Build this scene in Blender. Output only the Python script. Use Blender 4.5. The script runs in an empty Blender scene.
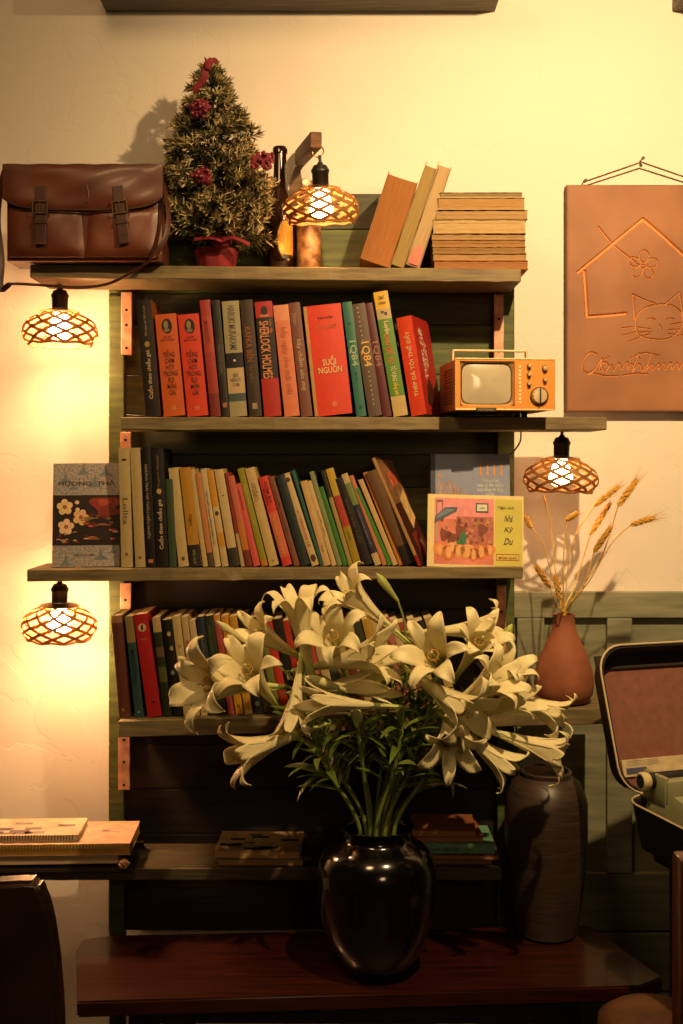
import bpy, bmesh, math, random
import numpy as np
from mathutils import Vector, Matrix, Euler
random.seed(7)
R = math.radians
SC = bpy.context.scene
COL = SC.collection
# ------------------------------------------------------------ camera
EYE = 1.27; F = 1150.0; CX = 341.5; CY = 465.0
cd = bpy.data.cameras.new('camera'); cam = bpy.data.objects.new('camera', cd); COL.objects.link(cam)
cam.location = (0, 0, EYE); cam.rotation_euler = (R(90), 0, 0)
cd.sensor_fit = 'HORIZONTAL'; cd.sensor_width = 24; cd.lens = F/683*24; cd.shift_y = -47/683
cd.clip_start = .05
SC.camera = cam
# ------------------------------------------------------------ world, lights, exposure
w = bpy.data.worlds.new('world'); SC.world = w; w.use_nodes = True
w.node_tree.nodes['Background'].inputs[0].default_value = (1.0, .66, .36, 1)
w.node_tree.nodes['Background'].inputs[1].default_value = .012
def lamp(name, kind, loc, target, energy, color, **kw):
    l = bpy.data.lights.new(name, kind); o = bpy.data.objects.new(name, l); COL.objects.link(o)
    o.location = loc
    o.rotation_euler = (Vector(target)-Vector(loc)).to_track_quat('-Z', 'Y').to_euler()
    l.energy = energy; l.color = color
    for k, v in kw.items(): setattr(l, k, v)
    return o
lamp('ceiling_spot', 'SPOT', (.50, 1.09, 2.22), (.50, 2.32, 1.50), 138, (1, .645, .305), spot_size=R(112), spot_blend=1.0, shadow_soft_size=.016)
lamp('left_fill', 'AREA', (-.45, .75, 2.5), (-.4, 2.2, 1.4), 7.5, (1, .62, .28), size=.35)  # added overhead fill that brightens the left side, not an actual fixture
lamp('front_fill', 'AREA', (.5, -.7, 1.75), (.1, 2.1, .7), 4.5, (1, .64, .33), size=.35)  # added fill from behind the camera for the dim lower shelves, no real lamp
BULB = 440.0
vs = SC.view_settings; vs.view_transform = 'Standard'; vs.look = 'None'; vs.gamma = 1; vs.exposure = 0; vs.use_curve_mapping = False

def P(px, py, Y): return Vector(((px-CX)*Y/F, Y, EYE+(CY-py)*Y/F))
def lin(h):
    if isinstance(h, (tuple, list)): return tuple(h)+(1,)
    c = [int(h[i:i+2], 16)/255 for i in (0, 2, 4)]
    return tuple(x/12.92 if x <= .04045 else ((x+.055)/1.055)**2.4 for x in c)+(1,)
_m = {}
def M(col, rough=.6, metal=0, var=.15, scale=60, bump=0, stretch=None, coat=0, trans=0, emit=0, attr=None, detail=3, dark=None):
    key = (col, rough, metal, var, scale, bump, stretch, coat, trans, emit, attr, dark)
    if key in _m: return _m[key]
    m = bpy.data.materials.new('mat_%03d' % len(_m)); _m[key] = m; m.use_nodes = True
    n = m.node_tree.nodes; L = m.node_tree.links; b = n['Principled BSDF']
    c = lin(col)
    tc = n.new('ShaderNodeTexCoord'); mp = n.new('ShaderNodeMapping'); L.new(tc.outputs['Object'], mp.inputs[0])
    if stretch: mp.inputs['Scale'].default_value = stretch
    nz = n.new('ShaderNodeTexNoise'); nz.inputs['Scale'].default_value = scale; nz.inputs['Detail'].default_value = detail
    L.new(mp.outputs[0], nz.inputs['Vector'])
    rp = n.new('ShaderNodeValToRGB'); L.new(nz.outputs['Fac'], rp.inputs[0])
    d = lin(dark) if dark else tuple(x*(1-var*2) for x in c[:3])+(1,)
    rp.color_ramp.elements[0].position = .3; rp.color_ramp.elements[0].color = d
    rp.color_ramp.elements[1].position = .7; rp.color_ramp.elements[1].color = c
    out = rp.outputs[0]
    if attr:
        va = n.new('ShaderNodeVertexColor'); va.layer_name = attr
        mx = n.new('ShaderNodeMix'); mx.data_type = 'RGBA'; mx.blend_type = 'MULTIPLY'; mx.inputs[0].default_value = 1
        L.new(out, mx.inputs[6]); L.new(va.outputs[0], mx.inputs[7]); out = mx.outputs[2]
    L.new(out, b.inputs['Base Color'])
    b.inputs['Roughness'].default_value = rough; b.inputs['Metallic'].default_value = metal
    b.inputs['Coat Weight'].default_value = coat; b.inputs['Coat Roughness'].default_value = .08
    if bump:
        bp = n.new('ShaderNodeBump'); bp.inputs['Strength'].default_value = bump; bp.inputs['Distance'].default_value = .004
        L.new(nz.outputs['Fac'], bp.inputs['Height']); L.new(bp.outputs[0], b.inputs['Normal'])
    if emit:
        b.inputs['Emission Color'].default_value = c; b.inputs['Emission Strength'].default_value = emit
    if trans:
        tl = n.new('ShaderNodeBsdfTranslucent'); L.new(out, tl.inputs[0]); ms = n.new('ShaderNodeMixShader')
        ms.inputs[0].default_value = trans; L.new(b.outputs[0], ms.inputs[1]); L.new(tl.outputs[0], ms.inputs[2])
        L.new(ms.outputs[0], n['Material Output'].inputs[0])
    return m

class MB:
    def __init__(s): s.v = []; s.f = []; s.m = []; s.mats = []; s.mat = 0
    def use(s, m):
        if m not in s.mats: s.mats.append(m)
        s.mat = s.mats.index(m); return s
    def add(s, vs, fs, T=None):
        o = len(s.v)
        s.v += [tuple(T @ Vector(v)) if T else tuple(v) for v in vs]
        for f in fs: s.f.append(tuple(i+o for i in f)); s.m.append(s.mat)
        return s
    def box(s, a, b, T=None):
        x0, y0, z0 = a; x1, y1, z1 = b
        vs = [(x0,y0,z0),(x1,y0,z0),(x1,y1,z0),(x0,y1,z0),(x0,y0,z1),(x1,y0,z1),(x1,y1,z1),(x0,y1,z1)]
        return s.add(vs, [(3,2,1,0),(4,5,6,7),(0,1,5,4),(1,2,6,5),(2,3,7,6),(3,0,4,7)], T)
    def rbox(s, a, b, r=.003, seg=2, T=None, f=None):
        bm = bmesh.new(); bmesh.ops.create_cube(bm, size=1)
        for v in bm.verts: v.co = Vector([a[i]+(v.co[i]+.5)*(b[i]-a[i]) for i in range(3)])
        if f:
            for v in bm.verts: v.co = f(v.co)
        bmesh.ops.bevel(bm, geom=bm.edges[:], offset=r, segments=seg, affect='EDGES', profile=.5)
        return s.bm(bm, T)
    def bm(s, bm, T=None):
        bm.verts.index_update()
        s.add([v.co.copy() for v in bm.verts], [[v.index for v in f.verts] for f in bm.faces], T); bm.free(); return s
    def lathe(s, prof, n=32, T=None, c=(0,0,0), cap=True):
        vs = []; fs = []; k = len(prof)
        for r, z in prof:
            for i in range(n):
                a = 2*math.pi*i/n; vs.append((c[0]+r*math.cos(a), c[1]+r*math.sin(a), c[2]+z))
        for j in range(k-1):
            for i in range(n): fs.append((j*n+i, j*n+(i+1)%n, (j+1)*n+(i+1)%n, (j+1)*n+i))
        if cap:
            fs.append(tuple(range(n))[::-1]); fs.append(tuple((k-1)*n+i for i in range(n)))
        return s.add(vs, fs, T)
    def cyl(s, p, q, r, r2=None, n=12, T=None):
        return s.tube([p, q], [r, r if r2 is None else r2], n, T)
    def tube(s, pts, r, n=8, T=None, flat=None, up=None, cap=True):
        pts = [Vector(p) for p in pts]; k = len(pts)
        rs = r if isinstance(r, (list, tuple)) else [r]*k
        vs = []; fs = []; pu = None
        for j in range(k):
            t = (pts[min(j+1, k-1)]-pts[max(j-1, 0)]).normalized()
            if up is not None: u = Vector(up[j] if isinstance(up, list) else up)
            else: u = pu if pu is not None else (Vector((0,0,1)) if abs(t.z) < .9 else Vector((1,0,0)))
            u = (u-t*u.dot(t)).normalized(); w_ = t.cross(u); pu = u
            for i in range(n):
                a = 2*math.pi*(i+.5)/n; fu = rs[j]*(flat if flat else 1)
                vs.append(pts[j]+w_*rs[j]*math.cos(a)+u*fu*math.sin(a))
        for j in range(k-1):
            for i in range(n): fs.append((j*n+i, j*n+(i+1)%n, (j+1)*n+(i+1)%n, (j+1)*n+i))
        if cap: fs.append(tuple(range(n))[::-1]); fs.append(tuple((k-1)*n+i for i in range(n)))
        return s.add(vs, fs, T)
    def prism(s, poly, y0, y1, T=None):   # polygon in xz, extruded in y
        n = len(poly)
        vs = [(x, y0, z) for x, z in poly]+[(x, y1, z) for x, z in poly]
        return s.add(vs, [tuple(range(n)), tuple(range(2*n-1, n-1, -1))]+[(i, i+n, (i+1)%n+n, (i+1)%n) for i in range(n)], T)
    def ball(s, c, r, T=None, sc=(1,1,1), u=12, v=8):
        bm = bmesh.new(); bmesh.ops.create_uvsphere(bm, u_segments=u, v_segments=v, radius=r)
        for q in bm.verts: q.co = Vector(c)+Vector((q.co.x*sc[0], q.co.y*sc[1], q.co.z*sc[2]))
        return s.bm(bm, T)
    def text(s, t, cx, cz, w_, h_, y=0, rot=0, depth=.0004, T=None, shear=0, keep=False):
        vs, fs = text_mesh(t)
        ca, sa = math.cos(rot), math.sin(rot)
        if keep: k = min(w_, h_*3.5 if w_ < h_ else w_); 
        o = []
        for x, z, d in vs:
            x = (x-.5)*w_+shear*(z-.5)*h_; z = (z-.5)*h_
            o.append((cx+x*ca-z*sa, y-d*depth, cz+x*sa+z*ca))
        return s.add(o, fs, T)
    def obj(s, name, parent=None, smooth=0, loc=(0,0,0), T=None):
        me = bpy.data.meshes.new(name); me.from_pydata(s.v, [], s.f)
        for m in s.mats: me.materials.append(m)
        me.polygons.foreach_set('material_index', s.m)
        bm = bmesh.new(); bm.from_mesh(me); bmesh.ops.recalc_face_normals(bm, faces=bm.faces[:]); bm.to_mesh(me); bm.free()
        me.update()
        if smooth:
            me.polygons.foreach_set('use_smooth', [True]*len(me.polygons)); me.set_sharp_from_angle(angle=R(smooth))
        o = bpy.data.objects.new(name, me); COL.objects.link(o); o.location = loc
        if parent: o.parent = parent
        return o
_t = {}
def text_mesh(t):
    if t in _t: return _t[t]
    c = bpy.data.curves.new('lettering', 'FONT'); c.body = t; c.resolution_u = 2; c.fill_mode = 'FRONT'
    c.align_x = 'CENTER'; c.offset = .012; c.space_line = .9
    o = bpy.data.objects.new('lettering', c); COL.objects.link(o)
    me = bpy.data.meshes.new_from_object(o.evaluated_get(bpy.context.evaluated_depsgraph_get()))
    vs = [v.co.copy() for v in me.vertices]; fs = [list(p.vertices) for p in me.polygons]
    x0 = min(v.x for v in vs); x1 = max(v.x for v in vs); y0 = min(v.y for v in vs); y1 = max(v.y for v in vs)
    vs = [((v.x-x0)/(x1-x0), (v.y-y0)/(y1-y0), 1.) for v in vs]
    bpy.data.objects.remove(o); bpy.data.meshes.remove(me); bpy.data.curves.remove(c)
    _t[t] = (vs, fs); return _t[t]
def tag(o, label, cat, group=None):
    o['label'] = label; o['category'] = cat
    if group: o['group'] = group
    return o
def thing(name, label, cat, loc=(0,0,0), rot=(0,0,0), group=None):
    o = bpy.data.objects.new(name, None); COL.objects.link(o); o.empty_display_size = .05
    o.location = loc; o.rotation_euler = rot
    return tag(o, label, cat, group)
def struct(o): o['kind'] = 'structure'; return o
def smoothpath(pts, n=6):
    pts = [Vector(p) for p in pts]; out = []
    for i in range(len(pts)-1):
        p0 = pts[max(i-1, 0)]; p1 = pts[i]; p2 = pts[i+1]; p3 = pts[min(i+2, len(pts)-1)]
        for k in range(n):
            t = k/n
            out.append(.5*((2*p1)+(p2-p0)*t+(2*p0-5*p1+4*p2-p3)*t*t+(3*p1-p0-3*p2+p3)*t**3))
    out.append(pts[-1]); return out

# ------------------------------------------------------------ setting
WY = 2.32
def wall_mat():
    m = M('dcd4c6', .85, var=.02, scale=3, bump=.12, detail=6); n = m.node_tree.nodes; L = m.node_tree.links
    nz = n.new('ShaderNodeTexNoise'); nz.inputs['Scale'].default_value = 9; nz.inputs['Detail'].default_value = 8; nz.inputs['Distortion'].default_value = .6
    tc = n.new('ShaderNodeTexCoord'); L.new(tc.outputs['Object'], nz.inputs['Vector'])
    rp = n.new('ShaderNodeValToRGB'); rp.color_ramp.elements[0].position = .44; rp.color_ramp.elements[1].position = .47
    L.new(nz.outputs['Fac'], rp.inputs[0])
    mask = n.new('ShaderNodeTexNoise'); mask.inputs['Scale'].default_value = 1.3; L.new(tc.outputs['Object'], mask.inputs['Vector'])
    bp = n.new('ShaderNodeBump'); bp.inputs['Strength'].default_value = .18; bp.inputs['Distance'].default_value = .003
    L.new(rp.outputs[0], bp.inputs['Height'])
    old = [x for x in n if x.type == 'BUMP' and x != bp][0]
    L.new(old.outputs[0], bp.inputs['Normal']); L.new(bp.outputs[0], n['Principled BSDF'].inputs['Normal'])
    return m
WALL = wall_mat()
b = MB().use(WALL); b.box((-1.6, WY, 0), (1.6, WY+.1, 2.7)); struct(b.obj('wall_back'))
b = MB().use(M('5a4030', .5, var=.2, scale=4, stretch=(1, 8, 1))); b.box((-1.6, -1.2, -.05), (1.6, WY, 0)); struct(b.obj('floor'))
b = MB().use(M('b8ab92', .9, var=.03, scale=4)); b.box((-1.6, -1.2, 2.7), (1.6, WY+.1, 2.75)); struct(b.obj('ceiling'))
# grey green wainscot right of the shelf
GR = M('8a8c72', .6, var=.1, scale=5, bump=.1, stretch=(2, 1, 14), dark='6e7058')
b = MB().use(GR)
wx0, wx1, wz = .36, 1.6, 1.017
b.box((.0, WY-.012, 0), (wx1, WY-.001, wz-.002))
b.rbox((.0, WY-.028, wz-.052), (wx1, WY-.012, wz), .002)
for x0, x1 in ((.35, .405), (.53, .58), (.93, .98), (1.32, 1.37)): b.rbox((x0, WY-.027, .4555), (x1, WY-.0121, wz-.0525), .002)
for z0, z1 in ((.0, .215), (.22, .335), (.34, .455)): b.rbox((.0, WY-.024, z0), (wx1, WY-.0121, z1), .002)
struct(b.obj('trim_1'))

# ------------------------------------------------------------ wood
def wood(col, dark, sc=9, rough=.65, st=(1.2, 14, 14), bump=.25, coat=0): return M(col, rough, var=.2, scale=sc, stretch=st, bump=bump, dark=dark, coat=coat, detail=6)
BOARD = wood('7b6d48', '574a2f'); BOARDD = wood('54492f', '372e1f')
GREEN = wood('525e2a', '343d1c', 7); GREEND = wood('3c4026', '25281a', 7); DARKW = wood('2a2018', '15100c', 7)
METAL = M('d0a084', .5, .1, var=.2, scale=40, bump=.1, dark='9a6a50'); BLACK = M('14110f', .45); HOLE = M('0b0908', .9)

SH = thing('wall_bookshelf', 'tall rustic green wooden bookshelf with five board shelves on metal brackets', 'bookshelf', (0, 2.09, 0))
ZT = [1.630, 1.3572, 1.0830, .8138, .537]
TILT = [-.5, 0, .35, 1.6, 0]
EXT = [(30, 521), (120, 607), (27, 523), (118, 611), (-60, 502)]
TH = [.024, .0235, .022, .030, .022]
XC = [(a+c)/2 for a, c in EXT]
def sx(px, Y=2.09): return (px-CX)*Y/F
def shelf_z(i, X):
    return ZT[i]+math.tan(R(TILT[i]))*(X-sx(300))
for i in range(5):
    xa, xb = sx(EXT[i][0]), sx(EXT[i][1])
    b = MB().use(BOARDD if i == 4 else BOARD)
    def f(c, i=i): return Vector((c.x, c.y, c.z+shelf_z(i, c.x)))
    bm = bmesh.new(); bmesh.ops.create_cube(bm, size=1)
    for v in bm.verts: v.co = Vector((xa+(v.co.x+.5)*(xb-xa), (v.co.y+.5)*.138, -TH[i]+(v.co.z+.5)*TH[i]))
    bmesh.ops.subdivide_edges(bm, edges=[e for e in bm.edges if abs(e.verts[0].co.x-e.verts[1].co.x) > .1], cuts=40)
    for v in bm.verts:
        q = random.Random(int(v.co.x*1000)*7+i).uniform(-1, 1)
        v.co.y += (.0015*q if v.co.y < .05 else 0); v.co = f(v.co)
    bmesh.ops.bevel(bm, geom=[e for e in bm.edges if e.calc_length() > 0 and len(e.link_faces) == 2 and e.calc_face_angle(0) > .6], offset=.0015, segments=1, affect='EDGES')
    b.bm(bm); b.obj('shelf_board', SH)
# posts, against the wall
for pa, pb in ((107, 122), (499, 516)):
    b = MB().use(GREEN); X0 = (pa-CX)*2.2/F; X1 = (pb-CX)*2.2/F
    if pa > 300: b.rbox((X0, .13, 0), (X1, .155, 1.655), .0015)
    else: b.rbox((X0, .13, 0), (X1, .155, 1.597), .0015)
    b.obj('post', SH)
X0, X1 = (108-CX)*2.24/F, (515-CX)*2.24/F
edges = [193, 229, 293, 325, 375, 415, 455, 488, 522, 565, 610, 655, 700, 745, 790, 835, 880, 932]
for k in range(len(edges)-1):
    if 2 < k < 2: continue
    z1 = EYE+(CY-edges[k])*2.24/F; z0 = EYE+(CY-edges[k+1])*2.24/F+.0012
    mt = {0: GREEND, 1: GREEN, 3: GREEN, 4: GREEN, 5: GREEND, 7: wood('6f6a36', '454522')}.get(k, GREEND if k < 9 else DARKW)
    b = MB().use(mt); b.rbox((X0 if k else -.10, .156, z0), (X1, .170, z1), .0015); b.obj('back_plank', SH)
# metal brackets
def bracket(px0, px1, py0, py1, holes):
    Y = 2.212; X0 = (px0-CX)*Y/F; X1 = (px1-CX)*Y/F; z1 = EYE+(CY-py0)*Y/F; z0 = EYE+(CY-py1)*Y/F
    b = MB().use(METAL); b.rbox((X0, .122, z0), (X1, .1265, z1), .0015)
    b.use(HOLE)
    for h in holes:
        z = EYE+(CY-h)*Y/F; b.cyl(((X0+X1)/2, .1225, z), ((X0+X1)/2, .1212, z), .0028)
    o = b.obj('bracket', SH)
bracket(121, 132, 292, 355, (310, 325, 348)); bracket(494, 504, 294, 416, (319, 351, 398))
bracket(120, 131, 583, 609, (600,)); bracket(118, 130, 736, 790, (740, 762, 785)); bracket(497, 506, 585, 704, (612, 640, 668)); bracket(120, 131, 432, 450, (440,))
b = MB().use(BLACK); b.tube(smoothpath([P(521, 432, 2.2), P(520, 442, 2.2), P(513, 452, 2.2), P(505, 458, 2.2)]), .0016, 6, T=Matrix.Translation((0, -2.09, 0))); b.obj('cable', SH)
# boards high on the wall
for a, c, lab in ((106, 495, 'long grey wooden shelf board high on the wall above the bookshelf'), (672, 900, 'grey wooden shelf board at the upper right corner above the clay plaque')):
    b = MB().use(wood('6f6857', '4c4539')); z = EYE+(CY-12)*WY/F
    b.rbox((sx(a, WY), 2.12, z), (sx(c, WY), WY, z+.03), .002); tag(b.obj('wall_shelf'), lab, 'shelf')

# ------------------------------------------------------------ bench
BZ = .41
BENCH = thing('bench', 'low dark red polished wooden bench carrying the lily vase and tall jar', 'bench', (0, 2, 0))
REDW = M('40190f', .3, var=.25, scale=7, stretch=(1, 16, 16), bump=.06, coat=.6, dark='210d08', detail=6)
def bp_(px, py): 
    Y = F*(EYE-BZ)/(py-CY); return ((px-CX)*Y/F, Y)
poly = [bp_(77, 1002), bp_(640, 986), bp_(663, 977), bp_(590, 925), bp_(110, 935), bp_(82, 939), bp_(76, 950)]
bm = bmesh.new(); vs_ = [bm.verts.new((x, y-2, BZ)) for x, y in poly]; fc = bm.faces.new(vs_)
r_ = bmesh.ops.extrude_face_region(bm, geom=[fc])
for v in r_['geom']:
    if isinstance(v, bmesh.types.BMVert): v.co.z -= .026
bmesh.ops.recalc_face_normals(bm, faces=bm.faces[:]); bmesh.ops.bevel(bm, geom=bm.edges[:], offset=.003, segments=2, affect='EDGES')
b = MB().use(REDW); b.bm(bm); b.obj('seat', BENCH, 40)
for x, y in ((-.30, 1.93), (.36, 1.97), (-.38, 2.05), (.36, 2.1)):
    b = MB().use(DARKW); b.rbox((x, y-2, 0), (x+.05, y-2+.05, BZ-.0265), .003); b.obj('leg', BENCH)
for y in (1.945, 2.07):
    b = MB().use(DARKW); b.rbox((-.32, y-2, BZ-.085), (.40, y-2+.02, BZ-.0268), .002); b.obj('apron', BENCH)
# ------------------------------------------------------------ woven lamps
BAMBOO = M('a5753c', .55, var=.15, scale=70, trans=.25)
def shade_r(t):   # t 0 top ..1 bottom
    pr = [(0, .034), (.12, .050), (.3, .063), (.5, .069), (.7, .069), (.88, .064), (1, .058)]
    for (a, ra), (c, rc) in zip(pr, pr[1:]):
        if t <= c: return ra+(rc-ra)*(t-a)/(c-a)
    return .058
def make_lamp(label, loc, bulb=1.0, tilt=(0, 0, 0), cordlen=.006):
    t = thing('pendant_lamp', label, 'lamp', loc, tilt, 'woven bamboo pendant lamps')
    b = MB().use(BLACK); b.lathe([(.004, 0), (.006, -.004), (.012, -.006), (.015, -.012), (.0165, -.014), (.0165, -.018), (.0150, -.020), (.0145, -.044), (.013, -.046)], 24); b.obj('socket', t, 40)
    b = MB().use(M((1.0, .51, .22), .4, var=0, emit=BULB*bulb)); b.lathe([(.011, -.0462), (.013, -.052), (.017, -.064), (.0215, -.078), (.0215, -.088), (.016, -.094), (.007, -.098), (.001, -.0985)], 20); b.obj('bulb', t, 60)
    b = MB().use(BAMBOO); z0, z1 = -.050, -.107
    for d in (1, -1):
        for k in range(10):
            pts = []; ups = []
            for j in range(19):
                u = j/18; a = 2*math.pi*k/10+d*u*R(112)+(0 if d > 0 else R(8)); r = shade_r(u)+.0011*math.sin(u*20+k*math.pi+(0 if d > 0 else math.pi))
                pts.append((r*math.cos(a), r*math.sin(a), z0+(z1-z0)*u)); 
                dz = .5-u; ups.append(Vector((math.cos(a), math.sin(a), dz*1.6)))
            b.tube(pts, .0040, 4, flat=.22, up=ups)
    for u, rr in ((0, .0022), (1, .0026)):
        n = 40; pts = [((shade_r(u))*math.cos(2*math.pi*i/n), (shade_r(u))*math.sin(2*math.pi*i/n), z0+(z1-z0)*u+.0015*math.sin(i*1.3)) for i in range(n+1)]
        b.tube(pts, rr, 6)
    b.obj('shade', t, 50)
    b = MB().use(M('b8863c', .3, .9)); b.lathe([(.0150, -.040), (.036, -.0455), (.036, -.0465), (.0150, -.042)], 24, cap=False)
    for k in range(3):
        pass
    b.obj('shade_ring', t)
    b = MB().use(BLACK); b.cyl((0, 0, -.001), (0, 0, cordlen), .003, n=8); b.obj('hook', t)
    return t
def hang(px, i, Y): X = (px-CX)*Y/F; return (X, Y, shelf_z(i, X)-TH[i]-.0065)
make_lamp('lit woven lamp hanging under the top shelf below the leather bag', hang(60, 0, 2.16), 1.0)
make_lamp('lit woven lamp hanging under the shelf with the upright flower cover book', hang(60, 2, 2.16), 1.1, (R(3), R(2), 0))
make_lamp('lit woven lamp hanging beside the wheat stalks near the clay plaque', hang(562, 1, 2.17), .14, (0, R(2), .4))
# lamp above the top shelf on its wooden arm
WOODP = wood('7a4a26', '4c2c16')
lp = P(320, 183, 2.07); A1 = P(300, 158, 2.315); A0 = P(316, 140, 2.06)
tp = make_lamp('lit woven lamp on a wooden arm above the top shelf beside the bottles', (lp.x, lp.y, EYE+(CY-162)*2.07/F), .22, (R(8), R(-3), .2), .012)
b = MB().use(WOODP); d = (A0-A1); Lg = d.length; q = d.to_track_quat('Y', 'Z').to_matrix().to_4x4(); q.translation = A1
b.rbox((-.0105, 0, -.0145), (.0105, Lg, .0145), .002, T=q)
arm = thing('lamp_arm', 'short square wooden arm sticking out of the wall above the bottles', 'bracket', A1)
Ti = Matrix.Translation(-A1)
for i_, v in enumerate(b.v): b.v[i_] = tuple(Ti @ Vector(v))
b.obj('beam', arm)
b = MB().use(M('b8a27a', .3, .9))
ctr = Vector((lp.x-.004, A0.y+.012, EYE+(CY-151)*2.07/F))-A1
b.tube([ctr+Vector((.0105*math.cos(2*math.pi*i/20), .002*math.sin(i), .0105*math.sin(2*math.pi*i/20))) for i in range(21)], .0014, 6); b.obj('ring', arm, 60)

# ------------------------------------------------------------ books
PAGE = M('d9c79a', .85, var=.12, scale=30, stretch=(40, 1, 1)); PAGEO = M('c89a58', .9, var=.2, scale=25, stretch=(1, 1, 60))
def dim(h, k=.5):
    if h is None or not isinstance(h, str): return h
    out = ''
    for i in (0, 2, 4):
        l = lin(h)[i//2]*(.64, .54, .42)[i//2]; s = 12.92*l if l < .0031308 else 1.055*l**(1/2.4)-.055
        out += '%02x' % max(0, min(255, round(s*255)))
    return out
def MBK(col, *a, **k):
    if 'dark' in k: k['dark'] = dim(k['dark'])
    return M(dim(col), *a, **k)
def book(label, W, H, D, col, loc, lean=0, yaw=0, pitch=0, bands=(), texts=(), pics=(), hard=False, group=None, side=None, name='book', pagem=None, rough=.45):
    """spine at y=0 facing -y, thickness W along x, height H, depth D; leans towards -x"""
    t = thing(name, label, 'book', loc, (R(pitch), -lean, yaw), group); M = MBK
    tk = .0022 if hard else .0009; bul = min(.002, W*.12) if hard else min(.001, W*.06)
    zs = sorted({0, H}|{z*H for z0, z1, c in bands for z in (z0, z1)})
    def cm(z):
        for z0, z1, c in bands:
            if z0*H <= z <= z1*H: return c
        return col
    b = MB(); n = 6
    for za, zb in zip(zs, zs[1:]):
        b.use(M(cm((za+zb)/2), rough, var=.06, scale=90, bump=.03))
        out = [(W*i/n, -bul*math.sin(math.pi*i/n)) for i in range(n+1)]; inn = [(max(tk, min(W-tk, W*i/n)), tk-bul*math.sin(math.pi*i/n)) for i in range(n+1)]
        vs_ = [(x, y, z) for z in (za, zb) for x, y in out+inn]; k = n+1; m2 = 2*k
        fs = []
        for i in range(n):
            fs += [(i, i+1, m2+i+1, m2+i), (k+i, m2+k+i, m2+k+i+1, k+i+1)]
            if za == 0: fs.append((i, k+i, k+i+1, i+1))
            if zb == H: fs.append((m2+i, m2+i+1, m2+k+i+1, m2+k+i))
        b.add(vs_, fs)
    sc = side or col
    b.use(M(sc, rough, var=.06, scale=90))
    b.box((0, 0.0002, 0), (tk, D, H)).box((W-tk, 0.0002, 0), (W, D, H))
    for tx in texts:   # (string, kind, cx, cz, w, h, colour) fractions of W and H; kind 'd' reads downwards, 'u' up, 'h' across
        s, kd, cx, cz, w_, h_, c = tx
        b.use(M(c, .5, var=.02))
        if kd == 'h': b.text(s, cx*W, cz*H, w_*W, h_*H, -bul-.0001)
        else: b.text(s, cx*W, cz*H, h_*H, w_*W, -bul-.0001, rot=R(-90 if kd == 'd' else 90))
    for pc in pics:    # (kind, cx, cz, w, h, colour)
        kd, cx, cz, w_, h_, c = pc; b.use(M(c, .5, var=.1))
        if kd == 'o': po = [(cx*W+w_*W/2*math.cos(a*math.pi/8), cz*H+h_*H/2*math.sin(a*math.pi/8)) for a in range(16)]
        else: po = [(cx*W-w_*W/2, cz*H-h_*H/2), (cx*W+w_*W/2, cz*H-h_*H/2), (cx*W+w_*W/2, cz*H+h_*H/2), (cx*W-w_*W/2, cz*H+h_*H/2)]
        yy = -bul-.00005-.0001*(pics.index(pc)%4)*.3
        b.prism(po, yy, -bul*.3)
    b.obj('cover', t, 35)
    p = MB().use(pagem or PAGE); ins = .003 if hard else .0006
    p.box((tk+.00015, tk+.0006, ins), (W-tk-.00015, D-ins, H-ins)); p.obj('pages', t)
    return t
ORD = ['first', 'second', 'third', 'fourth', 'fifth', 'sixth', 'seventh', 'eighth', 'ninth', 'tenth', 'eleventh', 'twelfth', 'thirteenth', 'fourteenth', 'fifteenth', 'sixteenth', 'seventeenth', 'eighteenth', 'nineteenth', 'twentieth']
ORD += ['twenty-'+x for x in ORD[:9]]+['thirtieth']+['thirty-'+x for x in ORD[:9]]
def row(items, shelf, Y, basepy, D, rowname, group, hardset=()):
    n = len(items); prev = None
    for k, it in enumerate(items):
        xtl, xbl, wb, ytop, col, desc = it[:6]; kw = it[6] if len(it) > 6 else {}
        X = (xbl-CX)*Y/F; base = shelf_z(shelf, X)+.0008
        H = (basepy(xbl)-ytop)*Y/F; sh = (xbl-xtl)*Y/F; Hb = math.hypot(H, sh); lean = math.atan2(sh, H)
        W = wb*Y/F*.94*math.cos(lean); Hb -= W*math.sin(lean)*.5
        kw = dict(kw); yy = Y+kw.pop('dy', (random.random()*.004))
        dd = min(D, kw.pop('D', D))
        if k < n/2: lab = desc+', '+ORD[k]+' from left, '+rowname
        else: lab = desc+', '+(ORD[n-1-k]+' from right' if k < n-1 else 'last at right')+', '+rowname
        book(lab, W, Hb, dd, col, (X, yy, base), lean, group=group, **kw)
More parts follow.
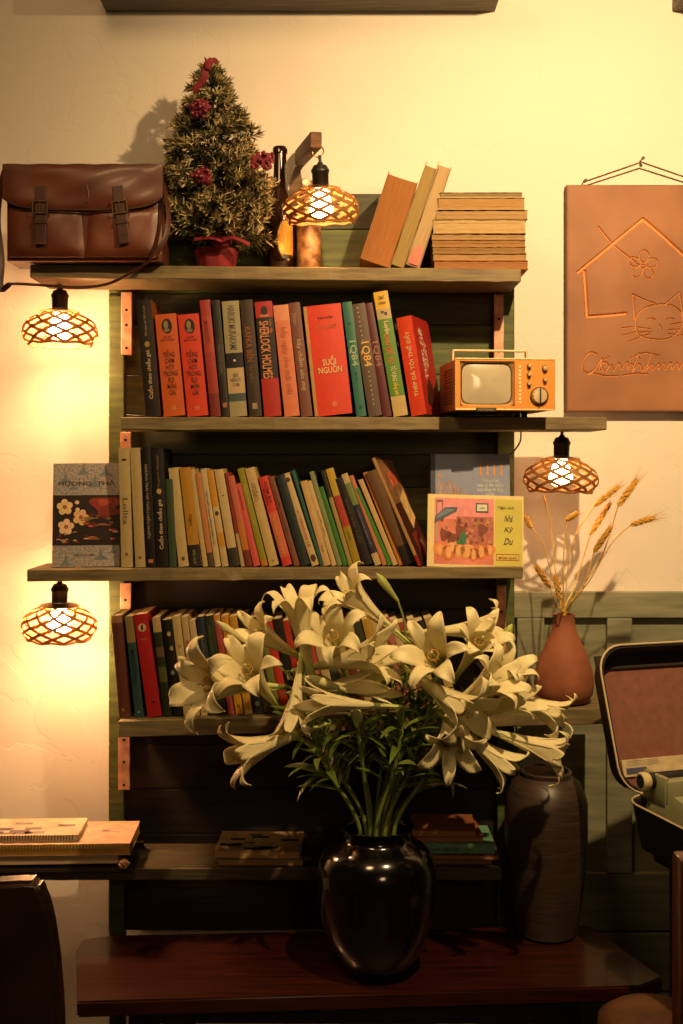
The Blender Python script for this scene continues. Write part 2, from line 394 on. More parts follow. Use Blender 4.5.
# --- top row (below the top shelf)
BK = '1e1712'; CR = 'd8c89c'; 
r1 = [
 (136, 145.5, 15.8, 299, BK, 'thick black novel with cream lettering', dict(texts=[('Cuốn theo chiều gió', 'u', .5, .36, .42, .42, 'd8cba8'), ('Margaret Mitchell', 'u', .5, .82, .2, .26, 'a08a60')], pics=[('o', .5, .62, .35, .05, 'b09a50')], side='a85a2c')),
 (154.7, 164, 22.5, 313, 'd86a2e', 'orange novel with oval portrait and dark title', dict(texts=[('TIẾNG\nCHIM\nHÓT\nTRONG\nBỤI\nMẬN\nGAI', 'h', .5, .43, .66, .45, '3a1a0c'), ('COLLEEN\nMCCULLOUGH', 'h', .5, .76, .6, .05, '8a3218'), ('SB', 'h', .5, .08, .25, .04, 'e8b060')], pics=[('o', .52, .88, .50, .15, '1a1412'), ('o', .48, .895, .22, .08, 'a09078'), ('o', .5, .84, .30, .04, '8a7a66')])),
 (177.4, 187.4, 22.3, 313, 'e0482a', 'red novel with oval portrait and dark title', dict(texts=[('TIẾNG\nCHIM\nHÓT\nTRONG\nBỤI\nMẬN\nGAI', 'h', .5, .43, .66, .45, '3a1410'), ('COLLEEN\nMCCULLOUGH', 'h', .5, .76, .6, .05, '8a2a18'), ('SB', 'h', .5, .08, .25, .04, 'f0a080')], pics=[('o', .52, .88, .50, .15, '1a1412'), ('o', .48, .895, .22, .08, 'a09078'), ('o', .5, .84, .30, .04, '8a7a66')])),
 (199.5, 210.8, 10.8, 299, 'a83a30', 'thin dusty red book', dict(bands=[(.55, .86, 'b84a38'), (0, .2, '7e2c2a')], texts=[('MONG ƯỚC', 'd', .5, .72, .5, .2, '7a2420')])),
 (211.6, 222, 8.2, 299, '262620', 'thin dark grey book with faded band', dict(bands=[(.35, .68, '35342a')], texts=[('nhà xuất bản', 'd', .5, .5, .4, .25, '7a7060')], pics=[('s', .5, .1, .5, .04, 'b07a58')])),
 (221.7, 230.2, 18, 300, 'a8ab90', 'pale grey and black book with a small moon', dict(bands=[(.42, .55, '14161a'), (.20, .42, 'c8bc9c'), (.13, .2, '46606a')], texts=[('HARUKI MURAKAMI', 'd', .5, .77, .42, .38, '5c6058'), ('BIÊN\nNIÊN KÝ\nCHIM', 'h', .5, .32, .6, .12, '7a7468')], pics=[('o', .5, .485, .16, .02, 'e8e4d0')])),
 (239.7, 249.6, 13.3, 299, '3a3024', 'dark brown book with rust lettering', dict(texts=[('KAFKA BÊN', 'd', .5, .62, .6, .30, '9a5a34'), ('BỜ BIỂN', 'd', .5, .36, .4, .14, '6a6050')], pics=[('s', .5, .09, .4, .05, 'a8a088')])),
 (254.4, 264.3, 18.5, 300.4, 'b8302a', 'red book with black panel and big vertical title', dict(bands=[(.33, .86, '1c1512')], texts=[('SHERLOCK HOLMES', 'd', .42, .58, .55, .5, 'e0a078'), ('toàn tập', 'd', .82, .78, .2, .12, 'c89070')], pics=[('o', .5, .92, .4, .08, '2a1814'), ('s', .5, .875, .5, .015, 'd0a080')])),
 (273, 284.7, 16.2, 304, 'e08a6e', 'salmon pink book with handwritten title', dict(bands=[(.86, 1, 'e8a488')], texts=[('bảy ngày cho mãi mãi', 'd', .5, .5, .5, .6, 'b8604c')])),
 (288.4, 301.6, 11.9, 301.5, '7c5148', 'mauve brown book with white script', dict(texts=[('hãy chăm sóc mẹ', 'd', .5, .45, .55, .45, 'c8b8a0'), ('Shin', 'd', .4, .86, .4, .1, 'a89080')])),
 (302.7, 314.8, 40.5, 304, 'e2452c', 'very thick red book with cream block title', dict(texts=[('SUỐI\nNGUỒN', 'h', .54, .46, .62, .16, 'e8dcae'), ('AYN RAND', 'h', .54, .80, .58, .04, 'c8663e'), ('best-seller', 'h', .56, .885, .4, .025, '5a2418')], pics=[('s', .05, .5, .085, .995, 'c0a070'), ('o', .56, .10, .13, .05, 'f08a68')], hard=True)),
 (341.8, 356.8, 10.5, 301, '2e7a78', 'teal book with pale number title', dict(texts=[('1Q84', 'd', .5, .55, .75, .22, 'a8c8b0'), ('tập hai', 'd', .5, .35, .3, .08, '184a50')], pics=[('o', .5, .81, .3, .03, '1a4a50'), ('s', .5, .08, .4, .03, '1a4a50')])),
 (351.5, 369, 14.3, 302.6, '5d504c', 'grey speckled book with gold number title', dict(texts=[('1Q84', 'd', .5, .55, .7, .22, 'e0c060'), ('. . . . . . . .', 'd', .4, .82, .15, .3, 'b0a890'), ('. . . . . . . .', 'd', .5, .25, .15, .3, 'b0a890')])),
 (363.5, 383.3, 9.5, 302, '5a1626', 'maroon book with dull number title', dict(texts=[('1Q84', 'd', .5, .55, .75, .22, 'a07868')])),
 (373, 393.9, 15.5, 290.5, 'c8bd88', 'tallest book, yellow topped with green spine panel', dict(bands=[(.86, 1, 'e0c22a'), (.79, .86, 'b8b48c'), (.16, .78, '58962e')], texts=[('GMAT\nrevision', 'h', .5, .93, .5, .07, '6a5a14'), ('Luyện', 'd', .5, .71, .4, .10, 'e8e8d0'), ('CHỦ ĐỀ TỪ', 'd', .5, .54, .5, .24, 'e8583a'), ('TỪ VỰNG', 'd', .5, .34, .5, .12, 'e8e8d0'), ('tiếng anh', 'd', .5, .22, .5, .1, 'e8d83a')], pics=[('s', .62, .82, .2, .025, '3a3428'), ('s', .4, .835, .2, .02, '5a4a38')])),
]
by = lambda v: (lambda x: v)
row(r1, 1, 2.105, by(416), .118, 'top book row', 'books on the shelf below the bag')
# the red book turned so that its front cover shows
t = book('bright red book showing cover and spine, leaning beside the small television', .029, .183, .105, 'dc4a28', (sx(411.5, 2.10), 2.10, ZT[1]+.0012), .16, R(-21), texts=[('THÉP ĐÃ TÔI THẾ ĐẤY', 'u', .5, .52, .4, .66, 'ecd8b0')], group='books on the shelf below the bag', side='b8302a')
b = MB().use(M('8a1c1c', .5)); W = .029
Tm = Matrix(((0, 0, 0, 0), (0, 0, 0, 0), (0, 0, 0, 0), (0, 0, 0, 1)))
Tm = Matrix.Translation((W, 0, 0)) @ Matrix.Rotation(R(90), 4, 'Z')
b.use(M('e0d0b8', .5)); b.text('THÉP ĐÃ\nTÔI THẾ\nĐẤY', .045, .115, .10, .035, 0.0, rot=R(90), T=Tm)
b.use(M('3a1a14', .5)); b.prism([(.02, .02), (.06, .012), (.07, .05), (.05, .07), (.03, .05)], -.0005, .0002, T=Tm); b.obj('cover_print', t)
t = book('small dark book hidden behind the red book near the television', .012, .186, .06, '3a3428', (sx(425, 2.16), 2.163, ZT[1]+.0012), .31, 0, group='books on the shelf below the bag')

# --- middle row
G2 = 'paperbacks in the middle row'
r2 = [
 (118.3, 121.4, 11.8, 446.7, 'cfc79c', 'tall cream book with thin serif title', dict(texts=[('Lolita', 'd', .5, .47, .5, .22, '7c7a60')], pics=[('o', .5, .9, .5, .02, '3a3a30'), ('o', .5, .11, .3, .03, '8a7a50')])),
 (129.7, 135.3, 10.6, 446.7, 'c9c196', 'tall plain cream book', dict(pics=[('o', .5, .08, .35, .03, '8a7a50')])),
 (140.8, 146.2, 10, 446.7, '151211', 'tall black book with small white lettering', dict(texts=[('NHỮNG TRÁI TIM THẤU HIỂU NHIỀU', 'd', .5, .55, .4, .62, 'b8b0a0')], pics=[('s', .5, .05, .5, .03, 'd08a78')])),
 (150.8, 156.4, 13, 447.5, '191513', 'tall black novel with bold cream title', dict(texts=[('Cuốn theo chiều gió', 'u', .5, .36, .5, .42, 'e0d8c0'), ('Margaret Mitchell', 'u', .5, .8, .22, .28, '8a7a50')], pics=[('o', .5, .64, .4, .05, 'c8b888')])),
 (165.3, 169.6, 7.6, 478, '3f5a40', 'thin dark green book', {}),
 (168, 178.5, 11.2, 466.7, 'd2cb9e', 'clean cream paperback', dict(texts=[('.', 'h', .5, .75, .1, .01, '5a5a40')], pics=[('o', .5, .08, .35, .04, '6a5a30')])),
 (179.4, 190.4, 12, 466.5, 'c29a34', 'mustard paperback with dark foot', dict(bands=[(0, .22, '2c2a24')], texts=[('Sagan', 'd', .5, .47, .4, .12, '7a5a18'), ('nhã nam', 'd', .5, .1, .3, .14, '9a9a80')])),
 (189.6, 203, 5.4, 468, 'd0c79a', 'narrow cream paperback beside a peach one', {}),
 (195.2, 208.9, 5.8, 472, 'cf9460', 'thin peach paperback with grey foot', dict(bands=[(0, .15, '5a5448')])),
 (200.3, 215.2, 6.2, 467.6, 'd8d0b0', 'white paperback with long dark title', dict(texts=[('TÔI THẤY HOA VÀNG TRÊN CỎ', 'd', .5, .5, .45, .55, '3a342c')])),
 (206.7, 222.2, 6.9, 469, 'd8aa3e', 'yellow and cream paperback with bird patch', dict(bands=[(.35, .62, 'd8cf9e'), (0, .2, 'cfc79a')], pics=[('o', .5, .55, .6, .05, '4a4030')])),
 (214, 230.5, 9.6, 468.5, 'd6cca2', 'cream paperback with dark grey foot', dict(bands=[(0, .19, '38362e')], pics=[('o', .5, .73, .25, .015, '6a3a2a')])),
 (224.5, 241, 4.2, 471.6, 'a04640', 'very thin dusty red paperback with pale foot', dict(bands=[(0, .35, 'c8bc94')])),
 (227.5, 246, 6.8, 475, 'd07866', 'faded pink and orange paperback', dict(bands=[(.18, .5, 'd08a3e'), (0, .18, '7a3a2c')])),
 (233.7, 253.8, 7.3, 482.7, 'dc6468', 'short rose pink paperback', dict(texts=[('Nguyễn Nhật Ánh', 'd', .5, .8, .4, .25, '8a2a30')])),
 (237, 261.8, 6.9, 467.3, '9aa01e', 'olive green paperback with pale title', dict(texts=[('Ngồi khóc trên cây', 'd', .5, .62, .45, .42, 'd8d890')], bands=[(0, .06, 'c88a3a')])),
 (244.5, 269.6, 10.4, 467, 'd2c692', 'broad cream paperback with faint title', dict(texts=[('GIẬN\nTHIÊN', 'd', .5, .76, .55, .2, '8a8258')], pics=[('o', .5, .05, .3, .03, 'a89a60')])),
 (257.8, 283, 10.4, 475.7, 'dd4a3e', 'red paperback with dark block title', dict(bands=[(.1, .6, 'dc7a5a')], texts=[('CƠM ÁO', 'd', .62, .82, .4, .24, '30121a'), ('BUỒN', 'd', .3, .78, .3, .18, '4a1a20'), ('VẮNG MÌNH', 'd', .5, .34, .5, .4, 'e8b880')])),
 (268, 294.4, 6.3, 475.7, '8a5a48', 'mauve brown paperback', dict(texts=[('chuyện con mèo', 'd', .5, .6, .4, .5, '4a3028')])),
 (275.4, 301.2, 10, 474, '24343a', 'dark slate blue paperback', {}),
 (282, 312.2, 8, 472.5, 'd4ca9e', 'cream paperback with red lettering', dict(texts=[('ATTRISTAN LỆ', 'd', .5, .4, .5, .4, 'b8443c')], pics=[('o', .5, .93, .6, .05, '4a3a20'), ('o', .5, .08, .7, .08, '5a3a20')])),
 (291, 320.6, 3.4, 469.5, '2e6a6c', 'sliver thin teal paperback', {}),
 (300, 324.2, 7.6, 480, 'd6bf8e', 'short sandy paperback', dict(texts=[('hoa', 'd', .5, .2, .3, .08, '8a6a40')])),
 (306.5, 332.2, 5.2, 480, 'd8cb9c', 'short narrow cream paperback', dict(texts=[('truyện ngắn', 'd', .5, .5, .4, .3, '9a8a5a')])),
 (309, 338, 5, 470.7, '8aa078', 'pale sage green paperback', {}),
 (318.4, 343.4, 5.2, 486, '3a8a2c', 'short bright green paperback', {}),
 (320.5, 349, 4.6, 470, 'a8a06c', 'narrow khaki paperback with dark top', dict(bands=[(.72, 1, '2c2c20')])),
 (325.3, 354, 8.6, 467.7, 'c9b83a', 'yellow paperback with red middle', dict(bands=[(.4, .72, 'b8443c'), (0, .4, 'a89a20')], texts=[('việt', 'd', .5, .3, .4, .1, '6a6a20')])),
 (334.3, 363.8, 10.6, 477, '1c1814', 'black paperback with faint lettering', dict(texts=[('bên kia hồi', 'd', .5, .5, .4, .5, '5a5040')])),
 (341, 375.4, 7.2, 473, 'ccc298', 'cream paperback with navy patch', dict(bands=[(.13, .66, '24284a'), (.66, .9, '7a9a5a')], texts=[('KHÓI TRỜI LỘNG LẪY', 'd', .5, .4, .4, .4, '9a9ab0')])),
 (349, 383, 4.8, 475, 'cf8a66', 'thin salmon paperback', {}),
 (354.5, 388.2, 4.8, 487.5, '45943a', 'thin grass green paperback', {}),
 (358, 393.4, 5.6, 479, 'd6bf90', 'pale sand paperback', {}),
 (363, 399.4, 5, 471.8, 'c98a4a', 'orange tan paperback', {}),
]
row(r2, 2, 2.11, lambda x: 566.5-(x-118)*.005, .112, 'middle book row', G2)
t = book('thick brown book with plain spine, between tan paperback and leaning magazine', .0205, .184, .115, '6a5030', (sx(405, 2.105), 2.108, shelf_z(2, .115)+.0012), .40, 0, bands=[(0, .2, '1e1814')], group=G2)
# magazine leaning with its cover showing
t = book('brown magazine with floral cover leaning at the end of the middle row', .006, .215, .115, 'c0a070', (sx(418, 2.10), 2.09, shelf_z(2, .14)+.0012), .42, R(-17), group=G2, side='4a2a1c', bands=[(0, .1, 'a82a2a')])
Tm = Matrix.Translation((.006, 0, 0)) @ Matrix.Rotation(R(90), 4, 'Z')
b = MB()
for c, po in (('8a6440', [(.002, .21), (.112, .21), (.112, .13), (.002, .12)]), ('b8583e', [(.03, .18), (.08, .19), (.09, .165), (.04, .15)]), ('d8b878', [(.05, .13), (.10, .15), (.105, .09), (.06, .07)]),
              ('8a2c28', [(.03, .06), (.1, .07), (.108, .02), (.04, .01)]), ('d8b8a0', [(.06, .045), (.085, .05), (.08, .03)]), ('d8785a', [(.035, .165), (.05, .172), (.045, .15)])):
    b.use(M(c, .5, var=.3, scale=50)); b.prism(po, -.0005-.0001*len(b.mats), .0001, T=Tm)
b.obj('cover_print', t)

# --- lower row
G3 = 'paperbacks in the lower row'
r3 = [
 (111, 119.3, 11.5, 616, '6d4038', 'mauve brown paperback', dict(bands=[(.93, 1, 'a88a60')], texts=[('màu hồng', 'd', .4, .7, .2, .3, '4a2a24')], pics=[('o', .4, .08, .2, .03, 'c8a890')])),
 (124.3, 134.8, 9.3, 616.7, '2e5a64', 'blue green paperback with pale top', dict(bands=[(.74, 1, '9c8e5c')], texts=[('MARKETING', 'd', .5, .5, .5, .34, '14242a')], pics=[('o', .5, .05, .4, .02, '8ab0b0')])),
 (133.3, 147.8, 14.8, 614.4, 'b8202a', 'bright red book with white numbered disc', dict(texts=[('1', 'h', .5, .87, .14, .05, '3a1418'), ('sách', 'h', .5, .76, .5, .02, 'e08a70')], pics=[('o', .5, .87, .6, .08, 'e0d0a8'), ('o', .55, .14, .3, .02, '4a1014')])),
 (151.8, 163.8, 8.6, 617.6, '2c3424', 'dark green paperback with cream top', dict(bands=[(.85, 1, 'c8bc8c'), (.35, .5, '5a6a24'), (.6, .7, '6a5a4a')])),
 (161.4, 173.2, 10, 620, '141412', 'black paperback with pale marks', dict(pics=[('o', .6, .85, .4, .05, 'c8c0a0'), ('o', .7, .7, .4, .05, 'b8b060'), ('o', .5, .45, .4, .05, '8a9aa0'), ('o', .5, .3, .4, .05, '4a5a7a')])),
 (171.7, 184, 8.7, 616.7, 'd0c69a', 'plain cream paperback beside black one', dict(pics=[('o', .5, .7, .3, .03, 'b07030')])),
 (180.8, 193.5, 7, 617, 'cfc098', 'cream paperback with rust mark', dict(pics=[('s', .5, .68, .6, .16, 'c07a50')])),
 (188.8, 201.3, 6.6, 621, 'd4cca4', 'short cream paperback', {}),
 (196, 208.7, 8, 617, '26364c', 'navy blue paperback', dict(texts=[('BIỂN', 'd', .5, .7, .5, .2, '6a7a90')])),
 (203.9, 217.4, 9.8, 616, '26382c', 'dark green paperback with faint lettering', dict(texts=[('RỪNG XANH THẲM', 'd', .5, .7, .5, .4, '5a7a50')])),
 (213.3, 234-5.6, 6.5, 615.5, 'b4565a', 'rose pink paperback', dict(bands=[(.94, 1, 'd8a850')])),
 (220.5, 236, 8, 616, 'd8a934', 'yellow paperback', dict(pics=[('o', .5, .5, .5, .04, '8a5a20'), ('o', .5, .08, .4, .04, '8a5a20')])),
 (229, 245.2, 8, 616.5, 'd4ac3e', 'golden yellow paperback', dict(bands=[(0, .04, 'e0d8b0')])),
 (237.5, 254.4, 9.6, 617, '1b2022', 'black paperback with a white swirl', dict(pics=[('o', .5, .6, .6, .1, 'a8a898'), ('o', .5, .6, .4, .06, '1b2022'), ('o', .5, .1, .5, .05, '98a8a8')])),
]
cols = [('3a2e20', 'dark brown paperback'), ('7a8a4a', 'moss green paperback'), ('c83c34', 'scarlet paperback'), ('1c1a1c', 'soot black paperback'), ('b83a30', 'brick red paperback'), ('2c2a26', 'charcoal paperback with white lettering'),
        ('c8505a', 'coral paperback'), ('d0c498', 'ivory paperback'), ('5a6a7a', 'slate paperback'), ('b8a878', 'beige paperback'), ('7a3a30', 'rust paperback'), ('cfc59c', 'cream coloured paperback with blank spine'), ('3c4a30', 'forest green paperback'),
        ('c8a840', 'ochre paperback'), ('d2c696', 'pale cream paperback'), ('c07a70', 'dusty pink paperback'), ('d6cba4', 'off white paperback'), ('b06058', 'pinkish red paperback'), ('d0c090', 'light tan paperback'), ('2a2622', 'dark paperback with pale label'), ('c8bc90', 'buff paperback')]
x = 264.5
for k, (c, d_) in enumerate(cols):
    wd = [9, 8, 8.5, 9.5, 7, 12, 8, 9, 8, 9][k % 10]; sl = 17.5+k*.5
    kw = {}
    if k == 5: kw = dict(texts=[('TRỞ VỀ', 'd', .5, .45, .6, .3, 'd8d0b8'), ('2', 'h', .5, .75, .5, .08, 'd8d0b8')])
    if k == 3: kw = dict(pics=[('s', .5, .4, .4, .1, 'd8d0b8')])
    r3.append((x-sl, x, wd, 618+(k*37 % 5), c, d_, kw)); x += wd+.55
row(r3, 3, 2.11, lambda x: 718.5-(x-118)*.028, .112, 'lower book row', G3)
XE = sx(x+9, 2.11)
t = book('cream book slanting down at the right end of the lower row', .013, .150, .112, 'd8cc9a', (sx(503, 2.105)+.018, 2.108, shelf_z(3, .33)+.0015), .62, 0, group=G3)
# ------------------------------------------------------------ books that face the room
def facing(label, px0, px1, ytop, Y, shelf, thick, pitch, yaw, roll, coverc, paint, sidec='b07038', name='book'):
    X = (px0-CX)*Y/F; z = shelf_z(shelf, X)+.0012
    Wd = (px1-px0)*Y/F/math.cos(yaw); H = ((CY-ytop)*Y/F+EYE-z)/math.cos(pitch)
    t = thing(name, label, 'book', (X, Y, z), (-pitch, roll, yaw))
    b = MB().use(M(coverc, .45, var=.05)); b.box((0, 0, 0), (Wd, .001, H)); b.box((0, thick-.001, 0), (Wd, thick, H)).box((0, .001, 0), (.001, thick-.001, H))
    b.obj('cover', t)
    b = MB(); paint(b, Wd, H); b.obj('cover_print', t)
    b = MB().use(M(sidec, .9, var=.15, scale=30)); b.box((.0012, .0011, .001), (Wd-.001, thick-.0011, H-.001)); b.obj('pages', t)
    return t
def blob(b, cx, cz, rx, rz, c, lv=1, n=14, ph=0, wob=0):
    b.use(M(c, .5, var=.12, scale=80))
    b.prism([(cx+rx*(1+wob*math.sin(3*a+ph))*math.cos(a), cz+rz*(1+wob*math.sin(3*a+ph))*math.sin(a)) for a in [2*math.pi*i/n for i in range(n)]], -.00012*lv, 0)
def rect(b, x0, z0, x1, z1, c, lv=1, **k): b.use(M(c, .5, **({'var': .05}|k))).box((x0, -.00012*lv, z0), (x1, 0, z1))
rnd = random.Random(3)
def paint_flowers(b, W, H):
    rect(b, .0, 0, W, H, 'b4a898', 1, var=.4, scale=260, dark='5f6a74')
    for cx, cz, s in ((.78, .93, .12), (.45, .94, .1), (.18, .86, .11), (.62, .82, .12), (.3, .78, .08), (.72, .12, .12), (.2, .06, .1), (.9, .16, .07)):
        b.use(M('6b7a84', .5, var=.1)); b.prism([((cx-s)*W, (cz-s*.45)*H), ((cx-s*.25)*W, (cz-s*.1)*H), ((cx)*W, (cz+s*.6)*H), ((cx+s*.25)*W, (cz-s*.1)*H), ((cx+s)*W, (cz-s*.45)*H)], -.00024, 0)
    rect(b, 0, .205*H, W, .69*H, '221410', 3)
    def fl(cx, cz, r, c, k=5, ph=0):
        for i in range(k):
            a = 2*math.pi*i/k+ph; blob(b, (cx+r*.62*math.cos(a))*W, cz*H+r*.62*math.sin(a)*W, r*.42*W, r*.42*W, c, 4, 9)
        blob(b, cx*W, cz*H, r*.2*W, r*.2*W, 'b85a34', 5, 8)
    fl(.18, .575, .12, 'e8c890', 5, .4); fl(.42, .475, .12, 'e8bc88', 5, 1.2); fl(.20, .385, .12, 'e8c498', 5, .2)
    for cx, cz in ((.36, .62), (.37, .55)): blob(b, cx*W, cz*H, .035*W, .02*H, 'e8c8a0', 4, 8)
    blob(b, .78*W, .60*H, .22*W, .075*H, '8a3020', 4, 24, 0, .2); blob(b, .82*W, .53*H, .16*W, .05*H, '7a2a1e', 5, 20, 2, .2); blob(b, .76*W, .62*H, .1*W, .03*H, 'a84a34', 6, 16, 1, .2)
    for i in range(26): blob(b, rnd.uniform(.46, .94)*W, rnd.uniform(.26, .5)*H, rnd.uniform(.02, .09)*W, rnd.uniform(.004, .016)*H, rnd.choice(['c87a4c', 'd8a468', 'a04a3c', '5a1e20', '8a6a3a', 'c05a48']), 5, 8)
    for i in range(12): blob(b, rnd.uniform(.08, .5)*W, rnd.uniform(.22, .34)*H, rnd.uniform(.015, .05)*W, rnd.uniform(.004, .012)*H, rnd.choice(['a8843c', '7a2a24', 'b8946a']), 5, 8)
    b.use(M('4a1a1c', .5)); b.text('HƯONG  THẢ', .50*W, .81*H, .84*W, .055*H, -.0004); b.box((.385*W, -.0008, .832*H), (.40*W, 0, .850*H))
    b.text('TIỂU THUYẾT', .47*W, .115*H, .32*W, .028*H, -.0004)
facing('flower cover book standing upright at the left end of the third shelf', 52, 119, 463.5, 2.125, 2, .016, R(6), R(2), R(-.5), 'b4a898', paint_flowers)
def paint_dark(b, W, H):
    rect(b, 0, 0, W, H, '7f89a6', 1); rect(b, 0, .0, .06*W, H, '3a4050', 2)
    for i in range(150):
        x = rnd.random(); b.use(M(rnd.choice(['c88a2a', 'd8a040', 'b87820']), .5)); cx = .07*W+x*.45*W; cz = rnd.uniform(.45, .80-.3*x*x)*H
        b.prism([(cx, cz), (cx+.008*W, cz+.01*H), (cx+rnd.uniform(-.02, .02)*W, cz+.06*H)], -.0005, 0)
    b.use(M('d8922a', .5)); b.text('1111', .76*W, .86*H, .28*W, .12*H, -.0004)
    b.use(M('c8ccc8', .5)); b.text('Tháng năm\nmùa cũ bên thềm\nhoa nắng rơi đầy\nvà gió', .75*W, .695*H, .33*W, .17*H, -.0004)
facing('blue grey hardback with golden foliage standing behind the picture book', 431, 510.5, 454, 2.128, 2, .022, R(3), 0, 0, '2e3238', paint_dark, 'b8a070')
def paint_pic(b, W, H):
    rect(b, 0, 0, W, H, 'd8c488', 1); rect(b, .70*W, .02*H, .985*W, .95*H, 'c4bc52', 2, var=.1, scale=14)
    rect(b, .07*W, .04*H, .69*W, .95*H, 'd8806c', 3, var=.2, scale=20, dark='b0604c'); rect(b, .07*W, .66*H, .69*W, .95*H, 'dc8a8c', 4, var=.1)
    rect(b, .30*W, .28*H, .68*W, .70*H, '8c4a3c', 5, var=.4, scale=120, dark='b8705c')
    for i in range(60): blob(b, rnd.uniform(.14, .67)*W, rnd.uniform(.3, .66)*H, rnd.uniform(.01, .03)*W, rnd.uniform(.015, .04)*H, rnd.choice(['8a4a3a', 'b87058', '7a3a30', 'c88a5a', 'a05a4a', '9c6a3c']), 6, 8)
    for cx, cz in ((.34, .50), (.18, .44), (.57, .52), (.25, .40)): blob(b, cx*W, cz*H, .055*W, .08*H, '7a3c2c', 7, 14, 1, .2)
    for cx, cz, r in ((.13, .24, .07), (.22, .2, .08), (.32, .23, .07), (.42, .22, .08), (.48, .18, .07), (.56, .22, .08), (.65, .24, .06), (.26, .27, .06)):
        blob(b, cx*W, cz*H, r*W, r*1.15*H*1.1, rnd.choice(['d88a4c', 'cc7434', 'dc9c5c']), 8, 14, 0, .05); blob(b, cx*W, cz*H, r*.35*W, r*1.0*H, 'e0a468', 9, 10)
    blob(b, .37*W, .40*H, .035*W, .09*H, '2f7048', 10); blob(b, .33*W, .34*H, .03*W, .03*H, '2f7048', 10)
    b.use(M('4a5a6a', .5)); b.prism([(.07*W, .60*H), (.30*W, .77*H), (.31*W, .83*H), (.18*W, .82*H), (.08*W, .70*H)], -.0013, 0)
    b.use(M('6a7a86', .5)); b.prism([(.09*W, .66*H), (.28*W, .79*H), (.19*W, .80*H), (.10*W, .71*H)], -.0014, 0)
    for x in (.09, .15): rect(b, x*W, .72*H, (x+.006)*W, .92*H, '5a4a40', 11)
    rect(b, .09*W, .90*H, .155*W, .92*H, '5a4a40', 11); rect(b, .08*W, .34*H, .105*W, .6*H, 'a89080', 11)
    rect(b, .50*W, .76*H, .63*W, .89*H, '4c4a44', 11); rect(b, .512*W, .78*H, .618*W, .87*H, 'c8ccb8', 12); b.use(M('7a8068', .5)).text('mèo', .565*W, .825*H, .05*W, .03*H, -.0015)
    b.use(M('3c4a1c', .5)); b.text('Tiệm nhỏ', .81*W, .83*H, .17*W, .05*H, -.0008, shear=.3)
    for s, z in (('Nhà', .685), ('Kỳ', .53), ('Du', .37)): b.text(s, .845*W, z*H, .085*W, .09*H, -.0008, shear=.3)
    b.use(M('a83a2c', .5)); 
    for x0, z0, x1, z1 in ((.715, .105, .955, .115), (.715, .185, .955, .195), (.715, .105, .72, .195), (.95, .105, .955, .195)): b.box((x0*W, -.0005, z0*H), (x1*W, 0, z1*H))
    b.text('MẦM NHỎ', .835*W, .15*H, .19*W, .045*H, -.0008)
facing('landscape picture book with pink pumpkin drawing leaning in front of the blue hardback', 427, 524, 494, 2.092, 2, .009, R(7), R(2), R(1.6), 'd8c488', paint_pic, 'd8c488')

# ------------------------------------------------------------ old books on the top shelf
def oldbook(label, W, H, D, T, col, edge, group=None, loc=(0,0,0), rot=(0,0,0), ragged=.002):
    """lying flat: W across, D depth, H thick, the page edges towards the viewer"""
    t = thing('book', label, 'book', loc, rot, group)
    b = MB().use(M(col, .85, var=.2, scale=40)); n = 24; rr = random.Random(sum(map(ord, label)))
    for z0, z1 in ((0, .0007), (H-.0007, H)):
        e = [(W*i/n, -.0008+rr.uniform(-.0012, .0008)) for i in range(n+1)]; k = len(e)*2
        vs_ = [(x, y, z) for z in (z0, z1) for x, y in e+[(x, D) for x, _ in e[::-1]]]
        b.add(vs_, [tuple(range(k)), tuple(range(2*k-1, k-1, -1))]+[(i, (i+1) % k, k+(i+1) % k, k+i) for i in range(k)])
    b.obj('cover', t)
    b = MB().use(M(edge, .95, var=.22, scale=30, stretch=(1.5, 1.5, 60), bump=.4)); m_ = 20
    for L_ in range(4):
        za = .0008+(H-.0016)*L_/4; zb = .0008+(H-.0016)*(L_+.97)/4; o = rr.uniform(0, .0012)
        e = [(.001+(W-.002)*i/m_, o+rr.uniform(0, .0006)) for i in range(m_+1)]; k = len(e)*2
        vs_ = [(x, y, z) for z in (za, zb) for x, y in e+[(x, D-.001) for x, _ in e[::-1]]]
        b.add(vs_, [tuple(range(k)), tuple(range(2*k-1, k-1, -1))]+[(i, (i+1) % k, k+(i+1) % k, k+i) for i in range(k)])
    b.obj('pages', t); return t
zt = shelf_z(0, .23)+.0012; Y0 = 2.10; k_ = Y0/F
stack = [ # px left, right, ytop, ybot
 (434, 528.5, 264, 273, 'c06a2a', '9c6c40'), (433, 527, 257, 264, 'b88a50', 'a88658'), (432.5, 526, 250, 257, 'a87838', '8f6f44'), (432, 526, 243, 250, 'b8803c', '997448'),
 (431.5, 526, 237, 243, '9a7848', 'a3865c'), (433, 526, 222.5, 237, 'a08050', 'b89c6c'), (436, 528, 213.5, 222.5, '8a6838', 'ac8c5e'), (438, 525, 201, 213.5, 'c4b088', 'aa8452'), (440, 523, 195.5, 201, 'a89868', '8f7c54')]
desc = ['bottom book of the old horizontal pile, orange edged', 'old book second from the bottom of the horizontal pile', 'thin brown edged old book third from the pile bottom', 'fourth old book from the bottom of the horizontal pile', 'old book fifth from the bottom, just under the thick pale one',
        'thickest pale paged book in the middle of the old pile', 'old book with bent cover corner above the thick pale one', 'amber paged old book just under the top of the pile', 'thin topmost booklet on the old horizontal pile']
zc = shelf_z(0, .34)+.0012
for k, (a, c_, yt, yb, col, edge) in enumerate(stack):
    h = (yb-yt)*k_*1.0
    oldbook(desc[k], (c_-a)*k_, h-.0006, .12, 0, col, edge, 'old books piled flat on the top shelf', ((a-CX)*k_, Y0+rnd.uniform(0, .004), zc), (0, 0, rnd.uniform(-.012, .012))); zc += h
b = None
